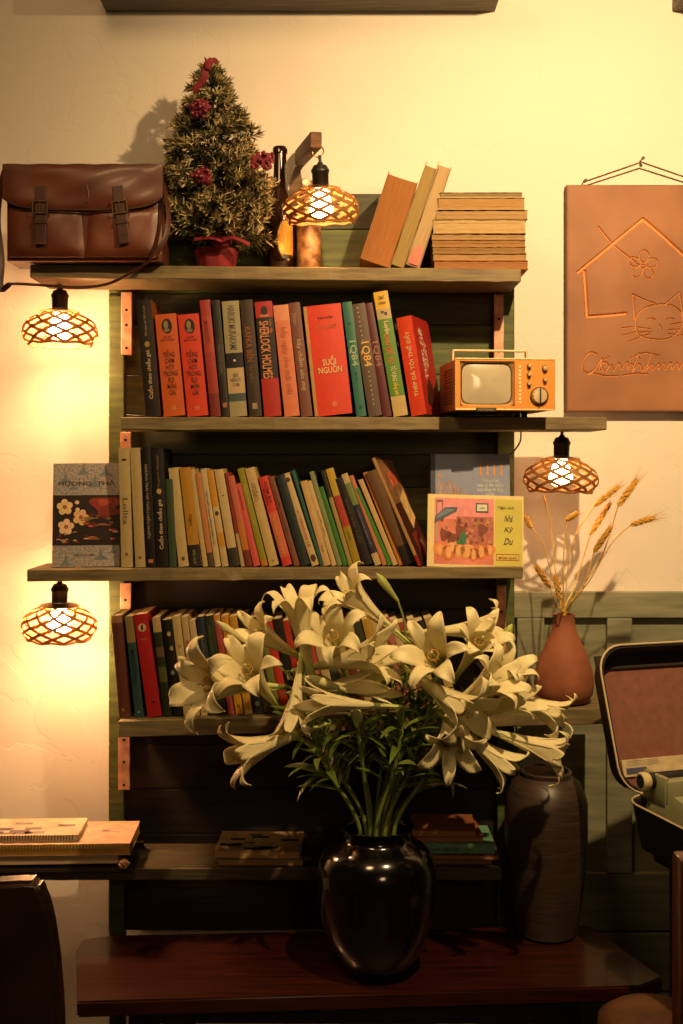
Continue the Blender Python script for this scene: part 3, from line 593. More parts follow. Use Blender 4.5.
# leaning right: page edges to the viewer
def leanold(label, xb, xt, ytop, wb, col, edge, yaw=0, D=.11, ridge=True, low=None):
    Y = 2.105; X = (xb-CX)*Y/F; z = shelf_z(0, X)+.0012; H0 = (271-ytop)*Y/F; s = (xt-xb)*Y/F; lean = math.atan2(s, H0); Hb = math.hypot(H0, s)
    W = wb*Y/F*math.cos(lean)
    # pivot is the bottom right corner
    t = thing('book', label, 'book', (X, Y, z), (0, lean, yaw), 'old books leaning against the flat pile')
    b = MB().use(M(col, .8, var=.15, scale=40))
    for x0, x1 in ((-W, -W+.0014), (-.0014, 0)):
        b.box((x0, -.003, 0), (x1, D, Hb+(.003 if x0 < -W+.0001 else .0)))
    b.obj('cover', t)
    b = MB().use(M(edge, .9, var=.2, scale=20, stretch=(70, 1, 1.2), bump=.3)); n = 8
    pr = [(-W+.0016+(W-.0032)*i/n, .0025*math.sin(math.pi*i/n)) for i in range(n+1)]
    vs_ = [(x, y, z) for z in (.001, Hb-.002) for x, y in pr+[(-.0016, D-.002), (-W+.0016, D-.002)]]; k = n+3
    b.add(vs_, [tuple(range(k)), tuple(range(2*k-1, k-1, -1))]+[(i, (i+1) % k, k+(i+1) % k, k+i) for i in range(k)])
    b.obj('pages', t)
    if low:
        b = MB().use(M('c87a6a', .9)); b.prism([(-W+.003, .004), (-.003, .004), (-.003, .032), (-W*.5, .044), (-W+.003, .026)], -.0009, .0008); b.obj('stain', t)
    return t
leanold('thick orange paged old book leaning leftmost against the pile', 390, 418, 185, 33, '8a5a30', '94602e', D=.10)
leanold('tan paged old book leaning between the orange and the pink stained one', 403.5, 439, 171, 15, '806c3c', '96804c')
leanold('pale old book with pink stained foot leaning on the pile', 419.5, 451.5, 170, 15, '907c58', 'b0966c', low=True)

# ------------------------------------------------------------ small television
tv = thing('television', 'small orange portable television with handle on the second shelf', 'television', (.2005, 2.02, ZT[1]+.010), (0, 0, R(5)))
W, D, H = .1775, .165, .0905
OR = M('c98432', .42, var=.06, scale=30); OR2 = M('a8602c', .5, var=.1, scale=30); CRM = M('cdbb90', .4, .1, var=.05); DK = M('2a1c12', .5)
b = MB().use(OR2); b.rbox((0, .0062, 0), (W, D, H), .003); b.use(DK)
for i in range(11):
    for j in range(12): b.box((-.0004, .03+i*.008, .012+j*.0055), (.0006, .034+i*.008, .015+j*.0055))
b.use(DK).box((-.0006, .010, .035), (.001, .014, .055)); b.obj('cabinet', tv, 40)
b = MB().use(OR)
sx0, sx1, sz0, sz1 = .008, .104, .007, .085
b.box((0, 0, 0), (sx0, .006, H)).box((sx1, 0, 0), (W, .006, H)).box((sx0, 0, 0), (sx1, .006, sz0)).box((sx0, 0, sz1), (sx1, .006, H))
b.use(M('d8b878', .35, .3)).rbox((-.001, -.001, H-.002), (W+.001, .006, H+.0005), .0006).rbox((-.001, -.001, -.0005), (W+.001, .006, .0015), .0006).rbox((-.001, -.001, 0), (.001, .006, H), .0006).rbox((W-.001, -.001, 0), (W+.001, .006, H), .0006)
b.use(M('6a3c1a', .5)).box((sx1+.0005, -.0006, sz0), (sx1+.0016, 0, sz1)); b.box((sx0-.001, -.0006, sz1), (sx1+.001, 0, sz1+.001))
b.obj('front_panel', tv)
def superell(cx, cz, rx, rz, p=5, n=40):
    out = []
    for i in range(n):
        a = 2*math.pi*i/n; c, s = math.cos(a), math.sin(a)
        out.append((cx+rx*math.copysign(abs(c)**(2/p), c), cz+rz*math.copysign(abs(s)**(2/p), s)))
    return out
scx, scz = (sx0+sx1)/2, (sz0+sz1)/2
b = MB().use(M('b98a4a', .5)); o1 = superell(scx, scz, .0480, .0390, 14); o2 = superell(scx, scz, .0455, .0365, 7); n = len(o1)
b.add([(x, .0005, z) for x, z in o1]+[(x, .0055, z) for x, z in o2], [(i, (i+1) % n, n+(i+1) % n, n+i) for i in range(n)])
b.use(M('3a2818', .4)); o3 = superell(scx, scz, .0438, .0347, 6); b.add([(x, .0055, z) for x, z in o2]+[(x, .0058, z) for x, z in o3], [(i, (i+1) % n, n+(i+1) % n, n+i) for i in range(n)]); b.obj('bezel', tv)
b = MB().use(M('a8a088', .12, var=.02, coat=.6)); vs_ = []; fs = []
for j, q in enumerate((1, .8, .6, .4, .2, .02)):
    vs_ += [(scx+(x-scx)*q, .0056-.0052*(1-q*q), scz+(z-scz)*q) for x, z in o3]
for j in range(5): fs += [(j*n+i, j*n+(i+1) % n, (j+1)*n+(i+1) % n, (j+1)*n+i) for i in range(n)]
fs.append(tuple(5*n+i for i in range(n))); b.add(vs_, fs); b.obj('screen', tv, 60)
b = MB().use(M('e0d2a0', .4)).box((.113, -.0008, .012), (.1165, 0, .079)); b.use(DK)
for i in range(9): b.box((.1135, -.0011, .016+i*.007), (.116, -.0008, .0175+i*.007))
b.obj('channel_scale', tv)
for x, z in ((.1315, .0775), (.1315, .0625), (.1315, .046), (.1600, .0735), (.1600, .053)):
    r = .0048 if (x, z) == (.16, .0735) else .0036
    b = MB().use(M('d8c498', .3, .6)); b.lathe([(r, 0), (r, .005), (r*.8, .008), (.0005, .0083)], 16, T=Matrix.Translation((x, 0, z)) @ Matrix.Rotation(R(90), 4, 'X')); b.use(DK).lathe([(r*1.25, 0), (r*1.25, .001)], 16, T=Matrix.Translation((x, 0, z)) @ Matrix.Rotation(R(90), 4, 'X')); b.obj('knob', tv, 40)
b = MB(); T_ = Matrix.Translation((.1495, 0, .0245)) @ Matrix.Rotation(R(90), 4, 'X'); b.use(M('6a4a2a', .4, .3)).lathe([(.0165, 0), (.0165, .003), (.0150, .004)], 28, T=T_); b.use(M('cdb98c', .35, .3)).lathe([(.0140, .0041), (.0120, .008), (.0005, .0085)], 28, T=T_)
b.use(DK).box((-.0012, -.013, .0086), (.0012, .013, .0105), T=T_)
for i in range(12):
    q = Matrix.Rotation(i*math.pi/6, 4, 'Z'); b.box((-.0006, .0095, .0062), (.0006, .0135, .0074), T=T_ @ q)
b.obj('dial', tv, 30)
b = MB().use(M('2c2014', .5)).rbox((.036, -.0035, -.0035), (.072, 0, .004), .001); b.use(M('a8905c', .5)).text('NATIONAL', .054, .0003, .028, .0026, -.0037); b.obj('name_plate', tv)
b = MB().use(CRM); hz = H+.021; yb = .055
b.rbox((.004, yb, hz-.0035), (W-.034, yb+.012, hz), .0012).rbox((.004, yb, H-.002), (.008, yb+.012, hz), .0012).rbox((W-.038, yb, H-.002), (W-.034, yb+.012, hz), .0012); b.rbox((.012, yb+.02, H-.001), (.018, yb+.028, H+.010), .001); b.obj('handle', tv)
for x, y in ((.02, .10), (W-.03, .10), (.02, .152), (W-.03, .152)):
    b = MB().use(DK).cyl((x, y, -.0095), (x, y, .001), .006, n=14); b.obj('foot', tv)

# ------------------------------------------------------------ leather satchel
LE = M('6e3a24', .42, var=.28, scale=9, bump=.12, dark='44200f', coat=.1, detail=6); LED = M('47210f', .45, var=.25, scale=20, bump=.1); BRASS = M('6a5238', .45, .7)
Yb = 2.05; kb = Yb/F; bx0 = (3-CX)*kb; bx1 = (163-CX)*kb; bw = bx1-bx0
bag = thing('leather_satchel', 'worn brown leather satchel with two buckled straps at left end of top shelf', 'bag', (bx0, Yb, shelf_z(0, -.55)+.0015))
bh = EYE+(CY-165)*kb-shelf_z(0, -.55)-.0015
def soft(bm_, c, amp): pass
def slab(x0, x1, z0, z1, y0, y1, bulge=.01, nx=20, nz=14, corner=.02, wob=0, low=None, r=None):
    """puffed leather slab"""
    b = MB(); vs_ = []; fs = []
    for side in (0, 1):
        for j in range(nz+1):
            for i in range(nx+1):
                u, v = i/nx, j/nz; x = x0+(x1-x0)*u; z = z0+(z1-z0)*v
                if low: z = max(z, low(u)) if v == 0 else low(u)+(z1-low(u))*v
                e = (1-abs(2*u-1)**6)*(1-abs(2*v-1)**6)
                wv = wob*(math.sin(u*9+v*5)+math.sin(u*17-v*11)*.5)*e
                y = (y0-bulge*e-wv) if side == 0 else y1
                vs_.append((x, y, z))
    N = (nx+1)*(nz+1); idx = lambda s, i, j: s*N+j*(nx+1)+i
    for j in range(nz):
        for i in range(nx):
            fs += [(idx(0, i, j), idx(0, i+1, j), idx(0, i+1, j+1), idx(0, i, j+1)), (idx(1, i, j), idx(1, i, j+1), idx(1, i+1, j+1), idx(1, i+1, j))]
    for i in range(nx): fs += [(idx(0, i, 0), idx(1, i, 0), idx(1, i+1, 0), idx(0, i+1, 0)), (idx(0, i, nz), idx(0, i+1, nz), idx(1, i+1, nz), idx(1, i, nz))]
    for j in range(nz): fs += [(idx(0, 0, j), idx(0, 0, j+1), idx(1, 0, j+1), idx(1, 0, j)), (idx(0, nx, j), idx(1, nx, j), idx(1, nx, j+1), idx(0, nx, j+1))]
    b.vs_, b.fs_ = vs_, fs; return b
b = slab(.004, bw-.004, 0, bh-.008, .012, .095, .010, wob=.0012); b.use(LE).add(b.vs_, b.fs_); b.obj('body', bag, 50)
b = slab(.010, bw*.505, .006, bh*.56, .004, .02, .008, wob=.001); b.use(LE).add(b.vs_, b.fs_); b.obj('front_pocket', bag, 50)
b = slab(bw*.515, bw-.010, .006, bh*.56, .004, .02, .008, wob=.001); b.use(LE).add(b.vs_, b.fs_); b.obj('front_pocket', bag, 50)
fl = lambda u: bh*(.55-.035*(1-abs(2*u-1)**2)+.11*abs(2*u-1)**7)
b = slab(0, bw, bh*.5, bh, -.0040, .008, .0050, nx=30, wob=.0015, low=fl); b.use(LE).add(b.vs_, b.fs_)
b.use(LED); b.tube([(bw*i/30, -.0055-.004*(1-abs(2*i/30-1)**6), fl(i/30)) for i in range(31)], .0022, 6)
b.tube([(bw*i/30, .0, bh-.001+.0006*math.sin(i)) for i in range(31)], .003, 6)
b.use(LE).box((.001, .004, bh-.003), (bw-.001, .097, bh))
b.use(M('6a3a26', .5)).tube([(bw*.53+.006*math.sin(t/3)*(1-t/9), -.0098, bh*(.60+t*.022)) for t in range(9)], .0012, 5); b.obj('flap', bag, 50)
for cx, ang in ((.245, 0), (.735, R(7))):
    T_ = Matrix.Translation((bw*cx, -.010, bh*.60)) @ Matrix.Rotation(-ang, 4, 'Y')
    b = MB().use(LED).rbox((-.010, -.0025, -.075), (.010, .0005, .028), .001, T=T_).rbox((-.0115, -.0045, -.04), (.0115, -.0005, -.034), .001, T=T_)
    for z in (-.06, -.052, -.044): b.use(HOLE).cyl((0, -.0026, z), (0, -.0031, z), .0012, n=6, T=T_)
    s = b.obj('strap', bag)
    b = MB().use(BRASS)
    fr = [(-.013, -.005, -.021), (.013, -.005, -.021), (.013, -.005, 0), (-.013, -.005, 0), (-.013, -.005, -.021)]
    for p, q in zip(fr, fr[1:]): b.cyl(p, q, .0016, n=6, T=T_)
    b.cyl((0, -.0055, 0), (0, -.0055, -.022), .0011, n=6, T=T_); b.obj('buckle', s)
lp_ = [P(159, 172, 2.07), P(166, 195, 2.05), P(168.5, 222, 2.03), P(163, 243, 2.02), P(150, 260, 2.02), P(135, 270, 2.025), P(110, 283, 2.03), P(80, 287.5, 2.03), P(40, 285, 2.03), P(12, 284, 2.03), P(1, 289, 2.04), P(2, 260, 2.045), P(-2, 220, 2.06), P(2, 180, 2.08), P(7, 166, 2.09)]
pts = [p-bag.location for p in smoothpath(lp_, 6)]
up_ = []
for i, p in enumerate(pts): up_.append(Vector((.15, -1, .1)))
b = MB().use(LED); b.tube(pts, .0055, 6, flat=.28, up=[Vector((.2, -.5, .85)) if 22 < i < 55 else Vector((.6, -.8, 0)) for i in range(len(pts))]); b.obj('shoulder_strap', bag, 50)
for x in (.006, bw-.006):
    b = MB().use(BRASS); T_ = Matrix.Translation((x, .02, bh-.006)); n = 16
    b.tube([(.0, .008*math.cos(2*math.pi*i/n), .010*math.sin(2*math.pi*i/n)) for i in range(n+1)], .0014, 6, T=T_); b.obj('strap_ring', bag)

# ------------------------------------------------------------ little christmas tree
Yt = 2.165; kt = Yt/F
tree = thing('christmas_tree', 'small frosted artificial christmas tree with red ornaments beside the leather satchel', 'tree', ((216-CX)*kt, Yt, shelf_z(0, -.23)+.0012))
REDC = M('7a1222', .75, var=.2, scale=40, bump=.2); th = (269-56)*kt; rr = random.Random(11)
b = MB().use(REDC); vs_ = []; 
for r_, z in ((.030, 0), (.034, .004), (.038, .03), (.041, .040), (.034, .043), (.030, .038)):
    for i in range(36): a = 2*math.pi*i/36; q = 1+.05*math.sin(a*9)*(1 if z > .003 else 0); vs_.append((r_*q*math.cos(a), r_*q*math.sin(a), z))
b.add(vs_, [(j*36+i, j*36+(i+1) % 36, (j+1)*36+(i+1) % 36, (j+1)*36+i) for j in range(5) for i in range(36)]+[tuple(range(36)), tuple(5*36+i for i in range(36))]); b.obj('pot', tree, 50)
b = MB().use(M('3a2a1c', .9)); b.tube([(0, 0, .036), (.001, 0, .15), (-.004, 0, .28), (-.012, 0, th-.015)], [.006, .005, .003, .0015], 8); b.obj('trunk', tree)
bG = MB(); g1 = M('323618', .8, var=.2); g2 = M('c4b07c', .8, var=.2); g3 = M('7a7244', .8, var=.2); tw = M('3a3020', .9)
def needle(b, p, d, L, w=.0011):
    s = d.orthogonal().normalized(); t_ = d.cross(s)
    b.add([p+s*w, p-s*w*.5+t_*w*.85, p-s*w*.5-t_*w*.85, p+d*L*.6+s*w*.8, p+d*L*.6-s*w*.5+t_*w*.7, p+d*L*.6-s*w*.5-t_*w*.7, p+d*L], [(0, 1, 4, 3), (1, 2, 5, 4), (2, 0, 3, 5), (3, 4, 6), (4, 5, 6), (5, 3, 6)])
def spray(base, d, L, n=22):
    b = bG; b.use(tw).tube([base, base+d*L], [.0012, .0007], 4, cap=False)
    for i in range(n):
        t_ = rr.random()**.75; p = base+d*L*t_; a = rr.uniform(0, 6.28); s = d.orthogonal().normalized(); t2 = d.cross(s)
        dd = (d*(.55+.5*t_)+(s*math.cos(a)+t2*math.sin(a))*.8).normalized()
        b.use(rr.choice([g2, g2, g3, g1]) if t_ > .45 else rr.choice([g1, g1, g3])); needle(b, p, dd, rr.uniform(.011, .020), .0014)
def tip_x(z): return -.012*(z/th)
n_sp = 0
for lev in range(20):
    z = .066+(th-.09)*lev/19; q = (z-.066)/(th-.066)
    rad = (.140*(1-q)**.85+.012) if z > .11 else .105+.02*(z-.066)/.05
    nb = max(5, int(15*(1-q)+4))
    for i in range(nb):
        a = 2*math.pi*(i+rr.random()*.7)/nb; rad2 = rad*rr.uniform(.72, 1.03)
        o = Vector((tip_x(z), 0, z-.01)); d = Vector((math.cos(a), math.sin(a)*.92, rr.uniform(-.05, .45))).normalized()
        yl = .145 if d.y > 0 else 9; L = min(rad2, (yl/abs(d.y)) if d.y > 0 else 9)
        bG.use(tw).tube([o, o+d*L*.7], [.0014, .001], 4, cap=False)
        spray(o+d*L*.22, (d+Vector((rr.uniform(-.3, .3), rr.uniform(-.3, .3), rr.uniform(-.1, .3)))).normalized(), L*.4, 14)
        for kk in range(3 if q < .7 else 2):
            dd = (d+Vector((rr.uniform(-.65, .65), rr.uniform(-.65, .65), rr.uniform(-.3, .6)))).normalized(); spray(o+d*L*rr.uniform(.5, .78), dd, min(.036, L*.36), 22)
spray(Vector((-.012, 0, th-.035)), Vector((-.1, 0, 1)).normalized(), .03, 40)
for k in range(7): spray(Vector((-.012, 0, th-.035)), Vector((rr.uniform(-.6, .6), rr.uniform(-.6, .6), 1)).normalized(), .025, 22)
bG.obj('branches', tree)
def rel(px, py, Y): return P(px, py, Y)-Vector(tree.location)
b = MB().use(REDC); b.tube(smoothpath([rel(212, 60, 2.12), rel(206, 66, 2.11), rel(205, 76, 2.11), rel(200, 84, 2.115), rel(194, 91, 2.12)]), [.003]*4+[.009]*7+[.007]*4+[.005]*5+[.003]*5 if False else .0065, 8, flat=.35, up=Vector((.3, -1, 0))); b.ball(rel(208, 66, 2.105), .008, sc=(1, .6, 1)); b.tube(smoothpath([rel(208, 64, 2.105), rel(214, 60, 2.11), rel(217, 63, 2.11)]), .005, 6, flat=.4, up=Vector((.3, -1, 0))); b.obj('ribbon_bow', tree, 60)
RB = M('6a1628', .4, var=.2, scale=60)
for px, py, Y, s in ((200, 107, 2.09, .024), (262, 160, 2.07, .026), (202, 176, 2.055, .021)):
    b = MB(); c = rel(px, py, Y)
    for i in range(34):
        v = Vector((rr.gauss(0, 1), rr.gauss(0, 1), rr.gauss(0, .6))); v = v.normalized()*s*rr.uniform(.4, 1); v.y *= .5; v.z *= .75
        b.use(RB).ball(c+v, rr.uniform(.003, .0052), u=8, v=6)
    for i in range(9):
        a = 2*math.pi*i/9; b.use(REDC).tube([c, c+Vector((math.cos(a)*s*.6, -.004, math.sin(a)*s*.45)), c+Vector((math.cos(a)*s*.85, 0, math.sin(a)*s*.65))], [.002, .005, .002], 6, flat=.3, up=Vector((0, -1, 0)))
    b.obj('berry_cluster', tree, 60)
b = MB().use(REDC); c0 = rel(222, 241, 2.10); b.ball(c0+Vector((-.002, .012, 0)), .014, sc=(1.4, 1, .8))
for ax in (-1, 1): b.tube(smoothpath([c0, c0+Vector((ax*.02, -.002, .006)), c0+Vector((ax*.05, .004, -.006 if ax > 0 else .004))]), .008, 8, flat=.3, up=Vector((0, -.6, 1)))
b.obj('pot_ribbon', tree, 60)

# ------------------------------------------------------------ bottles behind the lamp
Yo = 2.19; ko = Yo/F
GLB = M('1f0f07', .1, var=.05, coat=.5)
bt = thing('beer_bottle', 'dark brown beer bottle with yellow oval label beside the christmas tree', 'bottle', ((280-CX)*ko, Yo, shelf_z(0, -.1)+.0012))
bhh = (270-142)*ko; b = MB().use(GLB); b.lathe([(.001, .002), (.0225, 0), (.0245, .003), (.0245, .125), (.022, .142), (.0150, .165), (.0125, .19), (.0118, bhh-.014), (.014, bhh-.013), (.014, bhh-.004), (.0125, bhh), (.009, bhh), (.009, bhh-.01)], 32); b.obj('glass', bt, 50)
b = MB(); 
def curved(rx, z0, z1, wid, c, rad, nseg=14, oval=True, zc_=None):
    b.use(M(c, .6, var=.1)); vs_ = []; fs = []; zc_ = (z0+z1)/2; hz_ = (z1-z0)/2; m_ = 12
    for j in range(m_+1):
        v = -1+2*j/m_; hw = wid*(math.sqrt(max(0, 1-v*v)) if oval else 1)
        for i in range(nseg+1):
            a = -math.pi/2+rx+(-1+2*i/nseg)*hw/rad; vs_.append((rad*math.cos(a), rad*math.sin(a), zc_+v*hz_))
    for j in range(m_):
        for i in range(nseg): fs.append((j*(nseg+1)+i, j*(nseg+1)+i+1, (j+1)*(nseg+1)+i+1, (j+1)*(nseg+1)+i))
    b.add(vs_, fs)
curved(.75, .022, .108, .024, '1a1410', .02470); curved(.75, .025, .105, .022, 'c89a2a', .02485); b.use(M('1a1410', .5)); curved(.75, .028, .036, .012, '1a1410', .02500, oval=False)
b.obj('label', bt)
b = MB().use(M('a8924c', .5, .5)); b.lathe([(.0121, .186), (.0124, .178), (.0127, .172)], 24, cap=False); b.obj('neck_band', bt)
bk = thing('bark_bottle', 'mottled brown bark covered bottle standing under the top lamp', 'bottle', ((309-CX)*ko, 2.185, shelf_z(0, -.06)+.0012))
BARK = M('a88050', .5, var=.4, scale=55, bump=.5, dark='3a2412', detail=8); b = MB().use(BARK); b.lathe([(.001, .001), (.022, 0), (.0235, .004), (.0230, .05), (.0225, .095), (.018, .112), (.0105, .125), (.0095, .165), (.0105, .168), (.0105, .178), (.007, .178)], 28); b.obj('body', bk, 50)
b = MB().use(M('cfc4a8', .4)); T_ = Matrix.Translation((-.006, -.0085, .172)) @ Matrix.Rotation(R(90), 4, 'X'); b.lathe([(.003, .0), (.0085, .002), (.009, .005), (.006, .009), (.0034, .009)], 20, T=T_); b.use(HOLE).lathe([(.0034, .0086), (.0001, .0088)], 14, T=T_); b.obj('ceramic_bead', bk, 50)
pl = thing('driftwood_piece', 'flat weathered wood piece standing behind the bottles', 'wood', ((297-CX)*2.225/F, 2.22, shelf_z(0, -.08)+.0012))
b = MB().use(wood('6c5234', '3a2818')); b.prism([(-.018, 0), (.014, 0), (.013, .17), (.006, .214), (-.004, .213), (-.012, .19), (-.02, .14)], -.0035, .0035); b.obj('plank', pl)

# ------------------------------------------------------------ clay plaque
Yp = 2.292; kp = Yp/F; pxl, pxr, pyt, pyb = 567, 719, 185, 411
PW = (pxr-pxl)*kp; PH = (pyb-pyt)*kp
pq = thing('clay_plaque', 'square edged terracotta plaque carved with house, flower and cat, hung on the wall', 'plaque', ((pxl-CX)*kp, Yp, EYE+(CY-pyb)*kp))
def q2(x, y): return ((560+x*123/466-pxl)*kp, (pyb-(150+y*270/1024))*kp)   # from my zoomed view
def pth(*xy, sm=True, n=8):
    v = [Vector((*q2(xy[i], xy[i+1]), 0)) for i in range(0, len(xy), 2)]
    return [(p.x, p.y) for p in (smoothpath(v, n) if sm and len(v) > 2 else v)]
grooves = [ # width mm, depth, path
 (4.2, pth(68, 465, 190, 365, 315, 262, sm=False)), (4.2, pth(315, 262, 400, 335, 470, 400, 562, 465, sm=False)), (4.5, pth(92, 460, 98, 540, 103, 630, sm=False)), (3.8, pth(103, 632, 175, 627, 250, 620, sm=False)), (4.5, pth(540, 460, 538, 560, sm=False)),
 (2.0, pth(147, 292, 205, 362, 285, 425)), 
 (2.0, pth(276, 548, 284, 640, sm=False)), (2.0, pth(276, 548, 320, 568, 362, 583, sm=False)), (2.0, pth(400, 585, 430, 560, 452, 540, sm=False)), (2.0, pth(452, 540, 462, 600, 466, 632, sm=False)),
 (1.7, pth(380, 585, 320, 600, 288, 645, 300, 700, 360, 718, 420, 712, 462, 670, 460, 620, 425, 590, 380, 585)),
 (1.4, pth(330, 643, 345, 638, 360, 643)), (1.4, pth(402, 643, 418, 638, 432, 641)), (1.6, pth(378, 664, 385, 682)),
 (1.3, pth(235, 674, 285, 672)), (1.3, pth(238, 703, 290, 690)), (1.3, pth(258, 727, 305, 710)), (1.3, pth(295, 672, 340, 678)), (1.3, pth(300, 690, 345, 690)), (1.3, pth(305, 708, 340, 698)),
 (1.3, pth(418, 662, 460, 655)), (1.3, pth(412, 682, 455, 680)), (1.3, pth(412, 696, 450, 704)), (1.3, pth(462, 668, 500, 662)), (1.3, pth(460, 700, 505, 712)),
 (1.7, pth(140, 775, 115, 768, 88, 800, 85, 832, 108, 845, 135, 830, 160, 790, 150, 830, 165, 838)), (1.6, pth(165, 838, 158, 812, 175, 805, 185, 825, 172, 838, 195, 815)), (1.2, pth(165, 795, 185, 785)),
 (1.6, pth(195, 815, 205, 835, 225, 808, 232, 832, 255, 805, 258, 832, 272, 810, 285, 835)), (1.6, pth(300, 770, 275, 840, 300, 810, 312, 838, 330, 812)), (1.2, pth(290, 780, 305, 793)),
 (1.6, pth(270, 788, 320, 770, 375, 780)), (1.6, pth(345, 775, 325, 838)), (1.6, pth(330, 830, 350, 812, 352, 835, 375, 810, 372, 832, 395, 808, 398, 834, 420, 806, 424, 832, 445, 808, 452, 832, 470, 806, 480, 830, 500, 800)),
 (1.8, pth(105, 850, 130, 848, 180, 858, 222, 856)), (1.8, pth(238, 855, 290, 848, 330, 850)), (1.6, pth(118, 846, 130, 838)),
]
for pk in range(5):
    an = -math.pi/2+.06+pk*2*math.pi/5; ra, rb = (24, 17); cx, cy = 316+34*math.cos(an), 437+34*math.sin(an)
    grooves.append((1.5, pth(*[v for i in range(9) for v in (cx+ra*math.cos(i*math.pi/4)*math.cos(an)-rb*math.sin(i*math.pi/4)*math.sin(an), cy+ra*math.cos(i*math.pi/4)*math.sin(an)+rb*math.sin(i*math.pi/4)*math.cos(an))], n=3)))
grooves.append((1.3, pth(285, 425, 300, 436, 322, 438)))
st = .0011; nx = int(PW/st); nz = int(PH/st); gx, gz = np.meshgrid(np.linspace(0, PW, nx+1), np.linspace(0, PH, nz+1))
dep = np.zeros_like(gx); 
for wmm, pa in grooves:
    hw = wmm*.001*.75; dmin = np.full_like(gx, 9.)
    for (ax, az), (cx, cz) in zip(pa, pa[1:]):
        dx, dz = cx-ax, cz-az; L2 = dx*dx+dz*dz+1e-12; t_ = np.clip(((gx-ax)*dx+(gz-az)*dz)/L2, 0, 1)
        dmin = np.minimum(dmin, np.hypot(gx-ax-t_*dx, gz-az-t_*dz))
    dep = np.maximum(dep, np.clip((1.25-dmin/hw)*1.6, 0, 1)*min(.0055, .0016+wmm*.0009))
ed = np.minimum(np.minimum(gx, PW-gx), np.minimum(gz, PH-gz)); yy = np.where(ed < .0012, .0015, 0)+dep+.0006*np.sin(gx*31)*np.sin(gz*23)
me = bpy.data.meshes.new('face'); N = gx.size; vv = np.stack([gx.ravel(), yy.ravel(), gz.ravel()], 1)
ii = (np.arange(nz)[:, None]*(nx+1)+np.arange(nx)[None, :]).ravel(); ff = np.stack([ii, ii+1, ii+nx+2, ii+nx+1], 1)
me.from_pydata(vv.tolist(), [], ff.tolist()); CLAY = M('9a6844', .62, var=.2, scale=7, bump=.12, attr='tone', dark='7a4e30', detail=6); me.materials.append(CLAY)
ca = me.color_attributes.new('tone', 'FLOAT_COLOR', 'POINT'); g_ = np.clip(dep.ravel()/.0012, 0, 1)[:, None]; colr = np.ones((N, 4)); colr[:, :3] = 1+g_*np.array([[1.0, 1.0, .55]]); ca.data.foreach_set('color', colr.ravel())
o = bpy.data.objects.new('face', me); COL.objects.link(o); o.parent = pq
b = MB().use(M('6a3c22', .7, var=.2)); b.box((0, .0075, 0), (PW, .026, PH)).box((-.0005, .0016, -.0005), (.0002, .026, PH+.0005)).box((PW-.0002, .0016, -.0005), (PW+.0005, .026, PH+.0005)).box((0, .0016, -.0005), (PW, .026, .0002)).box((0, .0016, PH-.0002), (PW, .026, PH+.0005)); b.obj('slab', pq)
b = MB().use(M('6a5030', .9)); nail = P(641, 163, 2.30)-Vector(pq.location); a1 = P(585, 181, 2.29)-Vector(pq.location); a2 = P(701, 181, 2.29)-Vector(pq.location)
for o_ in (0, .0018):
    b.tube([a1+Vector((0, .012, o_)), nail+Vector((0, -.003, o_)), a2+Vector((0, .012, o_))], .0009, 5)
b.ball(a1+Vector((.002, .010, .002)), .0032, u=8, v=6); b.tube([a1+Vector((-.004, .012, -.006)), a1+Vector((0, .008, .004)), a1+Vector((.006, .010, .006))], .0014, 5); b.obj('hanging_string', pq)
nl = P(641, 161, 2.31); b = MB().use(M('4a3a28', .5, .5)); b.cyl((0, .012, .001), (0, -.016, .0015), .0015, n=8); b.cyl((0, -.016, .0015), (0, -.018, .0015), .0035, n=10); o = b.obj('nail', None, loc=nl); tag(o, 'dark nail in the wall holding the plaque string', 'nail')

# ------------------------------------------------------------ clay vase and wheat
Yv = 2.14; kv = Yv/F; vx = (564-CX)*kv; vz = shelf_z(3, vx)+.0012
TER = M('94583a', .75, var=.12, scale=18, bump=.15, dark='784228')
cv = thing('clay_vase', 'narrow necked terracotta vase at right end of the fourth shelf', 'vase', (vx, Yv, vz)); hv = (710-622)*kv
b = MB().use(TER); pr = [(.001, .001), (.030, 0), (.044, .004), (.052, .016), (.0555, .034), (.053, .058), (.044, .086), (.032, .112), (.0235, .132), (.0200, .148), (.0195, hv-.002), (.0205, hv), (.0175, hv), (.017, hv-.03), (.030, .11), (.045, .05), (.03, .008), (.001, .007)]
b.lathe([(r*1.0, z*1.0) for r, z in pr], 48); b.obj('body', cv, 50)
WH = M('e0b44c', .7, var=.2, scale=50); WH2 = M('d8a43c', .7, var=.25, scale=80)
mouth = Vector((vx, Yv, vz+hv))
